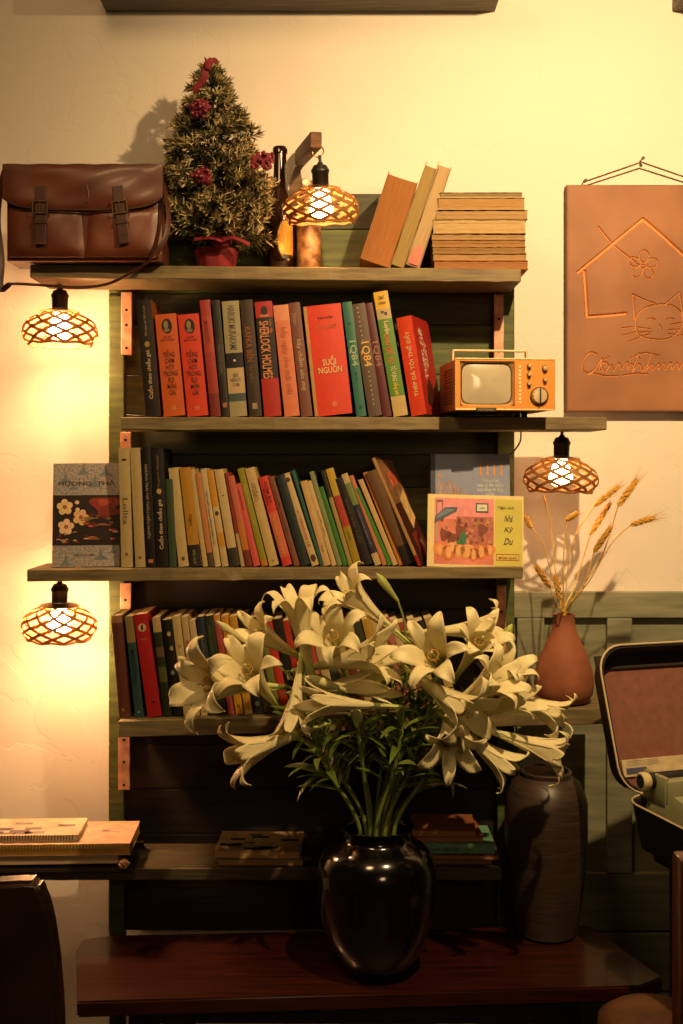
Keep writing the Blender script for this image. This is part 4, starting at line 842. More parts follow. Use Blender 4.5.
def wheat(label, pts, hx, hl=.045, awn=.03, fat=1.0):
    """pts pixel path from mouth to head base; hx head direction end pixel"""
    v = [mouth+Vector((pts[0][0], pts[0][1], -.10)), mouth+Vector((pts[0][0]*.5, pts[0][1]*.5, 0))]+[P(x, y, Y) for x, y, Y in pts[1:]]
    sp = smoothpath(v, 7); t = thing('wheat_stalk', label, 'wheat', mouth, group='dried wheat in the clay vase')
    sp = [p-mouth for p in sp]; b = MB().use(WH); b.tube(sp, [.0012]*len(sp), 6); b.obj('stem', t, 60)
    e = sp[-1]; d = (P(*hx)-mouth-e); L = d.length; d.normalize(); r0 = random.Random(len(label)); b = MB().use(WH2); s = d.orthogonal().normalized(); t2 = d.cross(s); n = 9
    for j in range(n):
        for k in range(4):
            a = k*math.pi/2+(j % 2)*.8; o = s*math.cos(a)+t2*math.sin(a); p = e+d*L*(j/n); q = fat*(1-.45*abs(j/n-.35))
            b.tube([p+o*.001, p+d*L*.10+o*.0042*q, p+d*L*.22+o*.0036*q], [.0010, .0028*q, .0005], 5)
            if awn: b.tube([p+d*L*.2+o*.0036*q, p+d*(L*.2+awn*r0.uniform(.6, 1))+o*(.0036+.010*r0.random())], [.0003, .00012], 3, cap=False)
    b.obj('grain_head', t, 60)
wheat('wheat stalk with fat head highest, pointing up right', [(.006, 0), (600, 560, 2.12), (618, 506, 2.1)], (636, 481, 2.1), fat=1.15)
wheat('wheat stalk with head just left of the highest one', [(.003, .004), (572, 545, 2.15), (594, 506, 2.16)], (617, 488, 2.17))
wheat('wheat stalk with narrow upright head below the two highest', [(0, .006), (575, 585, 2.18), (590, 535, 2.19)], (609, 505, 2.2), awn=.01)
wheat('wheat stalk with short inner head close under the highest', [(.004, -.004), (582, 590, 2.1), (594, 552, 2.09)], (610, 528, 2.08), awn=.01)
wheat('wheat stalk bending furthest right with a level head', [(.008, 0), (590, 580, 2.1), (612, 543, 2.08), (631, 525, 2.07)], (653, 518, 2.06))
wheat('wheat stalk with small drooping head bent at its top', [(0, -.003), (563, 570, 2.12), (566.5, 520, 2.12)], (577, 513, 2.11), awn=.012)
wheat('wheat stalk with head low on the left of the vase mouth', [(-.006, 0), (556, 606, 2.12), (550, 587, 2.11)], (536, 567, 2.1), awn=.01)
wheat('wheat stalk with dark head just above the vase mouth', [(-.003, -.003), (562, 612, 2.1), (560, 600, 2.1)], (556, 577, 2.1), awn=0)
wheat('thin wheat stalk curving left with small head beside the picture book', [(-.007, .003), (553, 580, 2.13), (543, 545, 2.12), (531, 528, 2.12)], (526, 517, 2.12), awn=.01)
wheat('long bare wheat stalk reaching up toward the woven lamp', [(-.002, .004), (556, 575, 2.14), (551, 530, 2.15), (546, 505, 2.15)], (543.5, 496, 2.15), awn=0, fat=.35)

# ------------------------------------------------------------ tall jar, black vase
jx, jy = P(546, 900, 2.115).x, 2.115; kj = jy/F
jar = thing('tall_jar', 'tall dark brown ceramic jar standing at the right of the bench', 'jar', (jx, jy, BZ+.0012)); hj = EYE+(CY-770)*kj-BZ-.001
JM = M('44362c', .42, var=.15, scale=25, stretch=(1, 1, 12), bump=.08, dark='2e241c')
b = MB().use(JM); b.lathe([(.001, .002), (.048, 0), (.056, .004), (.064, .05), (.072, .12), (.0755, .18), (.0755, .24), (.072, hj-.045), (.062, hj-.022), (.050, hj-.013), (.046, hj-.010), (.047, hj-.002), (.045, hj), (.041, hj), (.040, hj-.015), (.055, hj-.04), (.065, .2), (.05, .02), (.001, .015)], 56); b.obj('body', jar, 50)
vc = P(377, 832, 1.955); kv2 = 1.955/F; hvv = EYE+(CY-826)*kv2-BZ
vase = thing('flower_vase', 'glossy black glazed round vase holding the lilies on the bench', 'vase', (vc.x, 1.955, BZ+.0012))
VM = M('070606', .16, var=.1, scale=30, coat=.8, bump=.02); S_ = hvv
b = MB().use(VM); b.lathe([(.001, .003), (.044, 0), (.050, .003), (.058, .015), (.078, .04), (.091, .072), (.0985, .11), (.1015, .15), (.1015, S_*.69), (.098, S_*.76), (.089, S_*.83), (.076, S_*.875), (.061, S_*.905), (.057, S_*.93), (.056, S_*.955), (.059, S_*.98), (.0625, S_*.99), (.0625, S_), (.057, S_), (.052, S_*.97), (.053, S_*.92), (.08, S_*.8), (.08, S_*.6), (.04, .02), (.001, .012)], 64); b.obj('body', vase, 60)
VT = Vector((vc.x, 1.955, BZ+S_))
# ------------------------------------------------------------ lilies
PET = M('efe6b4', .5, var=.04, scale=30, trans=.22, attr='tint'); PED = M('6f8038', .5, var=.1); STEM = M('7c8c40', .45, var=.15, scale=30); LEAF = M('64782f', .4, var=.2, scale=25, trans=.15, dark='43591f'); LEAF2 = M('7a8a3c', .4, var=.2, scale=25, trans=.15)
ANTH = M('b8863a', .8, var=.2); FIL = M('c2c27a', .5)
lr = random.Random(5)
PR = [(0, .0038), (.10, .0048), (.25, .0065), (.40, .0098), (.52, .0145), (.62, .0205), (.72, .029)]
def petal_center(u, flare, curl):
    """u 0..1: axis distance z (of unit length 1 = .15 m) and radius"""
    if u <= .62:
        t_ = u/.62; zz = t_*.76; r = .0042+.0205*t_**1.9; return zz*.15, r
    t_ = (u-.62)/.38; a0 = R(22); 
    # arc bending outwards
    n = 12; z, r = .76*.15, .0247; a = a0; st_ = .068*t_/n
    for i in range(n):
        q = (i+.5)/n*t_; a = a0+(R(62)*q*flare)+R(80)*curl*q*q; z += st_*math.cos(a); r += st_*math.sin(a)*1.0
    return z, r
def blossom(stem_obj, base, mouth_, size=1.0, flare=1.0, curl=1.0, roll=None, closed=0, label=None):
    base = Vector(base); mouth_ = Vector(mouth_); ax = mouth_-base; L = ax.length*1.06; Mx = ax.to_track_quat('Z', 'Y').to_matrix().to_4x4(); Mx.translation = base
    sz = L/.13; rs = size*(.64+.21*sz)
    b = MB(); vs_ = []; fs = []; tint = []; roll = lr.uniform(0, 1) if roll is None else roll; nu, nv = 22, 6
    for k in range(6):
        inner = k % 2; a0 = math.pi/3*k+roll; c1 = curl*lr.uniform(.75, 1.3); f1 = flare*lr.uniform(.85, 1.15); wmax = .0215 if inner else .0160; off = -.0004 if inner else .0008; o0 = len(vs_); len_ = lr.uniform(.93, 1.05); tw_ = lr.uniform(-.25, .25)
        for i in range(nu+1):
            u = i/nu; z, r = petal_center(u, f1*(1-closed), c1*(1-closed)*(1.0 if not inner else .85))
            if u > .62: z = .114+(z-.114)*len_
            w_ = wmax*(math.sin(math.pi*min(1, (u*.93+.07))**1.6)**.75 if u < .97 else .10) if u > .3 else .0
            if u <= .62: w_ = max(w_*.9, r*.62)
            w_ = w_ if u < 1 else .0006
            open_ = max(0, min(1, (u-.45)/.35))
            for j in range(nv+1):
                v = -1+2*j/nv; th_ = v*w_/max(r, .002); 
                # tube cross-section blended with a gently folded flat petal
                xt, yt = (r+off)*math.cos(th_), (r+off)*math.sin(th_); xf, yf = r+off-.10*w_*(1-abs(v)**1.5)*0+.22*w_*v*v-.0012*(1-abs(v)), v*w_
                x = xt*(1-open_)+xf*open_; y = yt*(1-open_)+yf*open_; z2 = z+(.0018*math.sin(u*22+k*2+v*2)*open_)+(.15*w_*v*v*open_)
                a = a0+tw_*open_*u*.4; X_ = x*math.cos(a)-y*math.sin(a); Y_ = x*math.sin(a)+y*math.cos(a)
                vs_.append(Mx @ Vector((X_*rs, Y_*rs, z2*sz))); g = max(0, 1-u/.45); mid = (1-abs(v))**3*.25
                tint.append((1-.30*g-.06*mid, 1-.10*g-.01*mid, 1-.58*g-.25*mid, 1))
        for i in range(nu):
            for j in range(nv): q = o0+i*(nv+1)+j; fs.append((q, q+1, q+nv+2, q+nv+1))
    me = bpy.data.meshes.new('blossom'); me.from_pydata([tuple(v) for v in vs_], [], fs); me.materials.append(PET)
    cc = me.color_attributes.new('tint', 'FLOAT_COLOR', 'POINT'); cc.data.foreach_set('color', [c for t_ in tint for c in t_]); me.polygons.foreach_set('use_smooth', [True]*len(fs))
    o = bpy.data.objects.new('blossom', me); COL.objects.link(o); o.parent = stem_obj
    sm = o.modifiers.new('thickness', 'SOLIDIFY'); sm.thickness = .0009; sm.offset = 0
    if closed < .5:
        b = MB(); b.use(FIL)
        for k in range(6):
            a = math.pi/3*k+.5+roll; zz = .118*sz; rr_ = .010*rs
            pts = [Mx @ Vector((.002*math.cos(a), .002*math.sin(a), .03*sz)), Mx @ Vector((rr_*.5*math.cos(a), rr_*.5*math.sin(a), .08*sz)), Mx @ Vector((rr_*math.cos(a), rr_*math.sin(a), zz))]
            b.use(FIL).tube(pts, .0008, 5); t_ = (Mx.to_3x3() @ Vector((-math.sin(a), math.cos(a), .3))).normalized()*.0052; b.use(ANTH).tube([pts[-1]-t_, pts[-1], pts[-1]+t_], [.0008, .0017, .0008], 6)
        b.use(FIL).tube([Mx @ Vector((0, 0, .02*sz)), Mx @ Vector((.002, 0, .13*sz))], .0012, 6); b.ball(Mx @ Vector((.002, 0, .131*sz)), .0028, u=8, v=6); b.obj('stamens', o, 60)
    return o
def bud(stem_obj, base, tip_, r=.009, green=False):
    base = Vector(base); tip_ = Vector(tip_); pts = [base.lerp(tip_, t_) for t_ in (0, .15, .35, .55, .75, .9, 1)]
    b = MB().use(M('c9c88c', .5, var=.1) if not green else M('9aa850', .5, var=.12)); b.tube(pts, [r*.35, r*.5, r*.7, r*.95, r, r*.6, r*.12], 12); b.obj('bud', stem_obj, 60)
leafm = []
for k in range(5):
    b = MB().use(LEAF if k < 4 else LEAF2); vs_ = []; fs = []; n = 12; Lf = 1.0; cv_ = [.35, .8, 1.2, .5, .9][k]; z = x = 0; a = R(55)
    for i in range(n+1):
        t_ = i/n; w_ = .078*math.sin(math.pi*min(1, t_*.9+.08))**.8*(1 if i < n else .1); a = R(55)-cv_*t_*1.3
        if i: x += math.cos(a)/n; z += math.sin(a)/n
        for v in (-1, 0, 1): vs_.append((x, v*w_, z+abs(v)*w_*.35))
    for i in range(n):
        for j in range(2): q = i*3+j; fs.append((q, q+1, q+4, q+3))
    b.add(vs_, fs); me_ = bpy.data.meshes.new('leaf'); me_.from_pydata(b.v, [], b.f); me_.materials.append(b.mats[0]); me_.polygons.foreach_set('use_smooth', [True]*len(b.f)); leafm.append(me_)
def lily(label, m0, node, flowers, buds=(), bend=(0, 0), nleaf=20, lo=.35, Lscale=1.0, side=()):
    """m0: offset in the vase mouth; node: world point where the flower stalks part"""
    t = thing('lily', label, 'flower', VT, group='white lilies in the black vase')
    Lc = lambda p: Vector(p)-VT
    ff = []
    for f in flowers:
        fb, fm = Vector(f[0]), Vector(f[1]); d = fm-fb; fb = fm-d.normalized()*max(d.length, .150*(.45+.6*f[2]['size'])); ff.append((fb, fm, f[2]))
    flowers = ff
    a = VT+Vector((m0[0]*.6, m0[1]*.6, -.16)); b0 = VT+Vector((m0[0], m0[1], 0)); node = Vector(node); mid = b0.lerp(node, .5)+Vector((bend[0], bend[1], 0))
    sp = [Lc(p) for p in smoothpath([a, b0, mid, node], 10)]; b = MB().use(STEM); b.tube(sp, [.0042-.0014*i/len(sp) for i in range(len(sp))], 8)
    for f in flowers:
        fb, fm = Vector(f[0]), Vector(f[1]); d = (fm-fb).normalized(); pp = smoothpath([Lc(node)-Vector((0, 0, .01)), Lc(node).lerp(Lc(fb), .5)+Vector((0, 0, .008)), Lc(fb)-d*.008, Lc(fb)+d*.004], 5); b.use(STEM).tube(pp, .0022, 7)
    for bd in buds:
        pp = smoothpath([Lc(node), Lc(node).lerp(Lc(bd[0]), .55)+Vector((.004, 0, .004)), Lc(bd[0])], 5); b.tube(pp, .0019, 6)
    b.obj('stem', t, 60)
    for f in flowers: blossom(t, Lc(f[0]), Lc(f[1]), **(f[2] if len(f) > 2 else {}))
    for bd in buds: bud(t, Lc(bd[0]), Lc(bd[1]), *(bd[2:] or ()))
    for k in range(nleaf):
        q = lo+(1-lo)*(k+lr.random()*.6)/nleaf; i = min(len(sp)-2, int(10+q*(len(sp)-12))); p = sp[i]; d = (sp[i+1]-sp[i]).normalized(); phi = k*2.4+lr.uniform(-.4, .4); s = d.orthogonal().normalized(); s = Matrix.Rotation(phi, 3, d) @ s
        s2 = d.cross(s); L_ = lr.uniform(.065, .11)*Lscale*(1.1-.35*q); m_ = Matrix((s, s2, d)).transposed().to_4x4() @ Matrix.Scale(L_, 4); m_.translation = p
        o = bpy.data.objects.new('leaf', leafm[lr.randrange(5)]); COL.objects.link(o); o.parent = t; o.matrix_local = m_
    return t
# node points
lily('lily stem leaning left with the leftmost and lowest left blossoms', (-.030, -.01), P(306, 708, 1.90), [
    (P(258, 686, 1.90), P(204, 684, 1.83), dict(size=1.1, flare=1.05)),
    (P(272, 700, 1.93), P(246, 668, 1.84), dict(size=.95, flare=.9)),
    (P(300, 733, 1.90), P(246, 752, 1.865), dict(size=.85, flare=.9, curl=.6)),
    (P(297, 690, 1.90), P(294, 716, 1.885), dict(size=.62, flare=.5, curl=.4))], nleaf=26, bend=(-.01, 0), lo=.3)
lily('lily stem with the tall upright trumpet on the left half of the bunch', (-.020, .018), P(318, 705, 1.945), [
    (P(315, 698, 1.93), P(298, 606, 1.90), dict(size=.85, flare=.8, curl=1.1)),
    (P(296, 655, 1.98), P(259, 633, 1.93), dict(size=.75, flare=.9, curl=.5))], [(P(250, 645, 1.93), P(216, 621, 1.9), .0065)], nleaf=22, bend=(-.012, 0))
lily('lily stem with two wide blossoms behind the long sideways trumpet', (-.008, .022), P(350, 690, 1.98), [
    (P(345, 672, 1.99), P(332, 634, 1.90), dict(size=.95, flare=1.0)),
    (P(308, 668, 1.95), P(372, 655, 1.90), dict(size=.95, flare=.75, curl=.4)),
    (P(312, 690, 1.95), P(365, 683, 1.92), dict(size=.8, flare=.4, curl=.1))], [(P(345, 690, 1.92), P(305, 677, 1.89), .009)], nleaf=22)
lily('lily stem with the topmost blossom pointing up left and a slender bud', (.004, .024), P(407, 655, 1.985), [
    (P(400, 636, 1.97), P(350, 594, 1.93), dict(size=.85, flare=.85, curl=.9))], [(P(398, 601, 1.97), P(376, 573, 1.96), .0072, True)], nleaf=24, bend=(.005, 0))
lily('lily stem with the long sideways trumpet pointing left at the middle', (-.002, -.022), P(404, 722, 1.90), [
    (P(402, 707, 1.89), P(327, 703, 1.855), dict(size=.65, flare=.45, curl=.2))], nleaf=20, bend=(.004, 0))
lily('lily stem with the yellow throated blossom facing the room right of centre', (.012, .018), P(420, 690, 1.955), [
    (P(450, 672, 1.98), P(432, 654, 1.885), dict(size=.95, flare=1.1, curl=.5))], nleaf=22)
lily('lily stem with the high blossom pointing right with a curled petal tip', (.020, .008), P(428, 668, 1.985), [
    (P(424, 632, 1.98), P(485, 629, 1.955), dict(size=.78, flare=.7, curl=1.0)),
    (P(462, 668, 2.0), P(480, 640, 1.93), dict(size=.8, flare=.8, curl=.6))], nleaf=20)
lily('lily stem with the large central blossom opening downward toward the room', (.014, -.014), P(432, 700, 1.92), [
    (P(424, 682, 1.91), P(466, 712, 1.845), dict(size=1.0, flare=1.0, curl=.7)),
    (P(462, 700, 1.90), P(495, 680, 1.86), dict(size=.85, flare=.8, curl=.8))], [], nleaf=22, bend=(.006, 0))
lily('lily stem with a green tipped bud and the blossom above the shelf end', (.028, .010), P(470, 700, 1.95), [
    (P(505, 692, 1.94), P(552, 713, 1.91), dict(size=.72, flare=.75, curl=1.0)),
    (P(485, 700, 1.95), P(508, 668, 1.91), dict(size=.75, flare=.9, curl=.5)),
    (P(478, 715, 1.93), P(515, 700, 1.89), dict(size=.7, flare=.6, curl=.4))], [(P(498, 650, 1.95), P(512, 624, 1.95), .0075, True)], nleaf=18, bend=(.01, 0))
lily('lily stem with the lowest blossoms drooping down on the right', (.030, -.012), P(446, 722, 1.915), [
    (P(448, 718, 1.92), P(451, 745, 1.85), dict(size=.85, flare=1.1, curl=.3)),
    (P(458, 729, 1.90), P(501, 762, 1.875), dict(size=.72, flare=.7, curl=.8)),
    (P(497, 733, 1.895), P(552, 752, 1.87), dict(size=.8, flare=.8, curl=1.1))], nleaf=20, bend=(.008, 0))
lily('slim lily stem without open blossom at the back of the bunch', (.0, .03), P(392, 665, 2.0), [], [(P(388, 655, 2.0), P(380, 632, 2.0), .006, True)], nleaf=26)
lily('short lily stem with a small pale bud low among the leaves', (-.012, -.005), P(358, 728, 1.90), [], [(P(357, 726, 1.90), P(355, 706, 1.89), .009)], nleaf=6, lo=.8)

# ------------------------------------------------------------ books on the lowest shelf
def flatbook(label, px0, px1, z, h, Y, D, col, edge, yaw=0, group=None, texts=None, top=None):
    k = Y/F; X = (px0-CX)*k; W = (px1-px0)*k; t = thing('book', label, 'book', (X, Y, z), (0, 0, yaw), group)
    b = MB().use(M(col, .5, var=.2, scale=30)); b.box((0, 0, 0), (W, D, .0009)).box((0, 0, h-.0012), (W, D, h-.0003)).box((0, 0, .0009), (.0008, D, h-.0012))
    if texts: b.use(M(texts[1], .5)).text(texts[0], W/2, h*.5, W*.5, h*.5, -.0002)
    if texts: b.use(M(col, .5, var=.2, scale=30)).box((.0008, 0, .0009), (W, .0008, h-.0012))
    if top:
        r2_ = random.Random(8)
        for i in range(14):
            b.use(M(r2_.choice(top), .5)); a = r2_.uniform(.1, .9)*W; c = r2_.uniform(.1, .9)*D; s = r2_.uniform(.006, .02); b.box((a-s, c-s*.4, h-.0003), (min(W, a+s), c+s*.4, h-.0001))
    b.obj('cover', t); b = MB().use(M(edge, .9, var=.2, scale=40, stretch=(1, 1, 50), bump=.2)); b.box((.0009, .001, .001), (W-.001, D-.001, h-.0013)); b.obj('pages', t); return t
z5 = ZT[4]+.0012
flatbook('wide tan notebook at the bottom of the left pile on the lowest shelf', 217, 303, z5, .012, 2.10, .12, '806444', 'b08c5c', 0, 'magazines on the lowest shelf')
flatbook('magazine with dark cover pattern on top of the left pile, lowest shelf', 214, 300, z5+.0125, .0135, 2.105, .115, 'a88860', 'c8a068', R(-2), 'magazines on the lowest shelf', None, ('2a2620', '8a7a5a', '4a4030'))
flatbook('thin dark booklet lying behind the vase on the lowest shelf', 302, 345, z5, .012, 2.12, .10, '241c16', '5a4a34', R(3), 'magazines on the lowest shelf')
rg = 'books piled at the right end of the lowest shelf'
flatbook('bottom book of the pile right of the lily vase, tan edged', 404, 492, z5, .011, 2.105, .115, '5a3c24', '9a7040', 0, rg)
flatbook('second lowest brown book in the pile right of the lily vase', 402, 499, z5+.0115, .0085, 2.10, .12, '6a4426', 'b07a44', R(-1), rg)
flatbook('green book with lettered spine in the pile right of the lily vase', 408, 495, z5+.0205, .0175, 2.105, .11, '78b08c', 'a89a70', 0, rg, ('tuyển tập thơ    nxb', '2a4a34'))
flatbook('orange brown book second from the top right of the lily vase', 410, 484, z5+.0385, .010, 2.11, .10, 'a0562c', 'c08a50', R(2), rg)
flatbook('topmost loose paged book of the pile right of the lily vase', 412, 476, z5+.049, .0125, 2.112, .10, '9a6038', 'b8844c', R(-2), rg)
# notebooks at the left end
lg = 'notebooks and papers at the left end of the lowest shelf'
flatbook('black folder under the notebooks at the left end of the lowest shelf', -50, 132, z5, .011, 2.06, .14, '16110e', '3a2c20', R(1.2), lg)
flatbook('white paged sketchbook under the spiral notebooks', -50, 117, z5+.0155, .0165, 2.055, .13, 'c2a888', 'dcc09a', R(2.5), lg)
def spiral(label, px0, px1, z, h, Y, D, col, edge, yaw, top, rings):
    t = flatbook(label, px0, px1, z, h, Y, D, col, edge, yaw, lg, None, top); k = Y/F; W = (px1-px0)*k; b = MB().use(M('b8a068' if edge != 'dcc8a4' else '6a5038', .35, .7)); n = rings
    for i in range(n):
        x = W*(.02+.96*i/n); b.tube([(x+.0006*math.sin(a), -.0018+.0036*math.cos(a) if False else .001-.0042*abs(math.sin(a/2)), h-.004+.0045*math.cos(a)) for a in [2*math.pi*j/10 for j in range(11)]], .0006, 4)
    b.obj('wire_spiral', t); return t
spiral('thick spiral notebook with mustard page edge, second from the top', -45, 129, z5+.0328, .021, 2.05, .13, 'd8b090', 'b88a34', R(2.2), ('c8a0a0', 'd8c0a0', 'b09090'), 52)
spiral('small white spiral sketchbook with grey pattern on top of the notebooks', -45, 77, z5+.0545, .012, 2.06, .10, 'd8c0a0', 'dcc8a4', R(2.5), ('8a7a7a', '6a6068', 'b8a898'), 40)
t = thing('paper_crumple', 'small crumpled paper scrap tucked beside the spiral notebook', 'paper', P(124, 846, 2.05)+Vector((0, 0, 0))); t.location.z = z5+.012
b = MB().use(M('a8845c', .7, var=.2)); bm = bmesh.new(); bmesh.ops.create_icosphere(bm, subdivisions=3, radius=.009)
for v in bm.verts: v.co *= 1+.35*math.sin(v.co.x*900+v.co.z*700)*math.cos(v.co.y*800); v.co.z = v.co.z*.8+.009
b.bm(bm); b.obj('scrap', t)

# ------------------------------------------------------------ typewriter in its open case
CZ = .665; tc = thing('typewriter_case', 'open dark typewriter case with red brown lining and cream piping', 'case', (.447, 1.855, CZ), (0, 0, R(18)))
CASE = M('1a1411', .6, var=.15, scale=80, bump=.1); PIPE = M('c9b68c', .5, var=.05); LIN = M('7e5040', .9, var=.12, scale=60, bump=.1); BAGE = M('2a1c14', .8)
def rr_path(x0, x1, y0, y1, r, n=6):
    out = []
    for cx, cy, a0 in ((x1-r, y1-r, 0), (x0+r, y1-r, 90), (x0+r, y0+r, 180), (x1-r, y0+r, 270)):
        for i in range(n+1): a = R(a0+90*i/n); out.append((cx+r*math.cos(a), cy+r*math.sin(a)))
    return out
CW = .345
def shell(outer_w, d0, d1, depth, r, wall, Tm, name, floor_mat, wallmat, band=None):
    b = MB(); o = rr_path(0, outer_w, d0, d1, r); q = [(x+(wall if x < outer_w/2 else -wall), y+(wall if y < (d0+d1)/2 else -wall)) for x, y in o]; s = [(outer_w/2+(x-outer_w/2)*.93, (d0+d1)/2+(y-(d0+d1)/2)*.93) for x, y in o]; n = len(o)
    vs_ = [(x, y, 0) for x, y in s]+[(x, y, depth) for x, y in o]+[(x, y, depth) for x, y in q]+[(outer_w/2+(x-outer_w/2)*.93, (d0+d1)/2+(y-(d0+d1)/2)*.93, .006) for x, y in q]
    ring = lambda a, c: [(a*n+i, a*n+(i+1) % n, c*n+(i+1) % n, c*n+i) for i in range(n)]
    b.use(CASE).add(vs_, ring(0, 1)+ring(1, 2)+[tuple(range(n))], Tm); b.use(wallmat).add(vs_, ring(2, 3), Tm); b.use(floor_mat).add(vs_, [tuple(3*n+i for i in range(n))], Tm); ob = b.obj(name, tc, 40)
    pb = MB().use(PIPE); pp = [Vector((x, y, depth+.001)) for x, y in o]; pp.append(pp[0]); pb.tube([Tm @ p for p in pp], .0019, 6); pb.obj('piping', ob, 60)
    return ob
shell(CW, -.275, 0, .070, .05, .005, Matrix.Translation((.0, -.004, 0)), 'case_bottom', BAGE, BAGE)
# the lid: hinge line at the back, standing up, opening towards the viewer
TL = Matrix.Translation((.010, .046, .054)) @ Matrix.Rotation(R(70), 4, 'X')
LH = .244
lid = shell(CW+.0, 0, LH, .045, .045, .005, TL, 'lid', LIN, BAGE)
b = MB().use(BAGE); b.box((.014, LH*.86, .0075), (CW+.02, LH*.955, .0115), TL); b.use(M('cbb890', .8)).box((.03, .03, .0075), (CW, .058, .0095), TL); b.use(M('4a4a6a', .7)).box((.036, .034, .0096), (.075, .044, .0101), TL); b.use(M('a89878', .7))
for i in range(4): b.box((.04, .047+i*.0026, .0096), (.10, .048+i*.0026, .0099), TL)
b.obj('lid_pocket', tc)
for x in (.12, .24):
    b = MB().use(BRASS).cyl((x, .0, .068), (x+.03, .0, .068), .004, n=10); b.obj('hinge', tc)
ty = thing('typewriter', 'pale sage green portable typewriter sitting in the open case', 'typewriter', (.447+.0296, 1.855-.010, CZ+.008), (0, 0, R(18)))
SG = M('8a8c68', .4, var=.06, scale=40); SG2 = M('5c5e46', .45, var=.1); b = MB().use(SG)
pf = [(-.235, .0), (-.235, .022), (-.20, .038), (-.155, .060), (-.13, .082), (-.09, .088), (-.075, .070), (-.02, .066), (-.012, .0)]
xs = [0, .005, .285, .290]; sc_ = [.82, 1, 1, .82]; vs_ = [(x, y, z*q) for x, q in zip(xs, sc_) for y, z in pf]; k = len(pf)
b.add(vs_, [tuple(range(k)), tuple(range(3*k, 4*k))]+[(j*k+i, j*k+(i+1) % k, (j+1)*k+(i+1) % k, (j+1)*k+i) for j in range(3) for i in range(k)]); b.obj('body', ty, 40)
b = MB().use(SG); b.rbox((.004, -.075, .066), (.286, -.052, .108), .006).rbox((.002, -.07, .066), (.012, -.008, .112), .003).rbox((.278, -.07, .066), (.288, -.008, .112), .003).rbox((.05, -.10, .084), (.24, -.070, .104), .007); b.obj('carriage', ty, 40)
b = MB().use(M('141210', .5)).cyl((-.006, -.036, .100), (.296, -.036, .100), .0125, n=24); b.obj('platen', ty, 40)
for s, x in ((-1, -.006), (1, .296)):
    b = MB().use(M('d6c690', .4)); T_ = Matrix.Translation((x, -.036, .100)) @ Matrix.Rotation(s*R(90), 4, 'Y'); b.lathe([(.013, 0), (.0145, .003), (.0145, .012), (.0125, .014)], 28, T=T_); b.use(HOLE).lathe([(.0105, .0142), (.009, .013), (.0005, .0125)], 20, T=T_); b.obj('platen_knob', ty, 40)
for x in (.095, .195):
    b = MB().use(M('2a2420', .3, .4)); b.lathe([(.018, 0), (.018, .004), (.006, .005), (.006, .010), (.001, .010)], 24, T=Matrix.Translation((x, -.10, .0885)) @ Matrix.Rotation(0, 4, 'X')); b.obj('ribbon_spool', ty, 40)
KEY = M('1c1814', .35)
for j in range(4):
    for i in range(10):
        x = .025+i*.0255+j*.004; y = -.222+j*.020; z = .030+j*.010
        b = MB().use(KEY).lathe([(.0065, -.012), (.0075, 0), (.0070, .004), (.0005, .0035)], 14, T=Matrix.Translation((x, y, z+.006))); b.obj('key', ty, 40)
# stand beneath
st = thing('side_table', 'dark wooden side table holding the open typewriter case', 'table', (.447, 1.855, 0), (0, 0, R(18)))
b = MB().use(DARKW); b.rbox((.05, -.235, CZ-.032), (.32, -.02, CZ-.0015), .004); b.obj('table_top', st)
for x, y in ((.07, -.22), (.27, -.22), (.07, -.07), (.27, -.07)):
    b = MB().use(DARKW); b.rbox((x, y, 0), (x+.035, y+.035, CZ-.0325), .003); b.obj('leg', st)
# chair at the lower right, only its rear post reaches into view
RW = M('5c2c18', .35, var=.25, scale=8, stretch=(16, 16, 1.5), dark='38180c', coat=.3)
ch = thing('wooden_chair', 'reddish wooden chair at the lower right corner, only one back post showing', 'chair', (.377, 1.28, 0))
b = MB()
for x in (0, .36):
    b = MB().use(RW); b.rbox((x, 0, 0), (x+.036, .036, .83), .005); b.obj('back_post', ch, 40)
    b = MB().use(RW); b.rbox((x, -.38, 0), (x+.036, -.344, .425), .005); b.obj('leg', ch, 40)
for z in (.55, .70, .77):
    b = MB().use(RW); b.rbox((.0365, .008, z), (.3595, .028, z+.045), .004); b.obj('back_rail', ch, 40)
b = MB().use(RW); b.rbox((-.005, -.40, .4255), (.40, -.002, .45), .006); b.obj('seat', ch, 40)
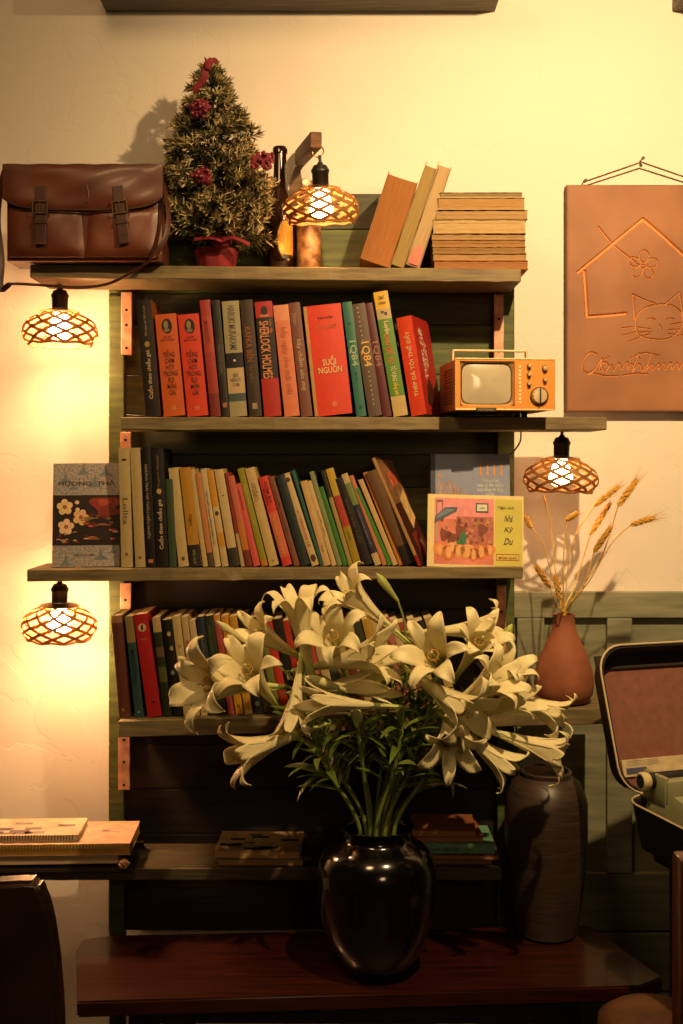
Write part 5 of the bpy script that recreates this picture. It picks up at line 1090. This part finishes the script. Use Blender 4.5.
# leather chair at the lower left
lc = thing('leather_chair', 'dark brown leather chair back at the lower left corner', 'chair', (-.60, 1.55, 0))
CL = M('3c281c', .32, var=.25, scale=12, bump=.05, coat=.35, dark='261a12'); b = MB().use(CL)
def lcx(px): return (px-CX)*1.55/F+.60
ztop = EYE+(CY-884)*1.55/F
po = [(-.20, .42), (lcx(62), .42), (lcx(60), EYE+(CY-1010)*1.55/F), (lcx(56), EYE+(CY-960)*1.55/F), (lcx(50), EYE+(CY-920)*1.55/F), (lcx(43), EYE+(CY-896)*1.55/F), (lcx(36), ztop+.002), (lcx(24), ztop+.003), (lcx(-20), ztop-.001), (-.15, ztop-.01), (-.20, ztop-.06)]
bm = bmesh.new(); n = len(po); v0 = [bm.verts.new((x, 0, z)) for x, z in po]; v1 = [bm.verts.new((x, .035, z)) for x, z in po]; bm.faces.new(v0); bm.faces.new(v1[::-1])
for i in range(n): bm.faces.new((v0[i], v1[i], v1[(i+1) % n], v0[(i+1) % n]))
bmesh.ops.recalc_face_normals(bm, faces=bm.faces[:]); bmesh.ops.bevel(bm, geom=bm.edges[:], offset=.007, segments=3, affect='EDGES'); b.bm(bm); b.obj('backrest', lc, 50)
b = MB().use(CL); b.rbox((-.21, -.40, .37), (.21, -.002, .45), .02, 3); b.obj('seat', lc, 50)
for x in (-.18, .14):
    for y in (-.37, -.05): b = MB().use(DARKW).rbox((x, y, 0), (x+.035, y+.035, .3695), .003); b.obj('leg', lc)
# low round stool
rs_ = thing('round_stool', 'small round brown stool seat at the bottom edge beside the chair post', 'stool', (P(655, 1000, 1.78).x, 1.78, 0))
b = MB().use(M('6a4426', .6, var=.3, scale=20, stretch=(1, 1, 6), dark='3c2412')); zz = EYE-547*1.78/F
b.lathe([(.001, zz-.04), (.075, zz-.04), (.088, zz-.03), (.086, zz-.014), (.070, zz-.003), (.04, zz), (.001, zz+.001)], 40); b.obj('seat', rs_, 50)
for k in range(3):
    a = k*2.094+.5; b = MB().use(DARKW).cyl((.05*math.cos(a), .05*math.sin(a), zz-.0405), (.075*math.cos(a), .075*math.sin(a), .012), .010, .008); b.obj('leg', rs_, 50)
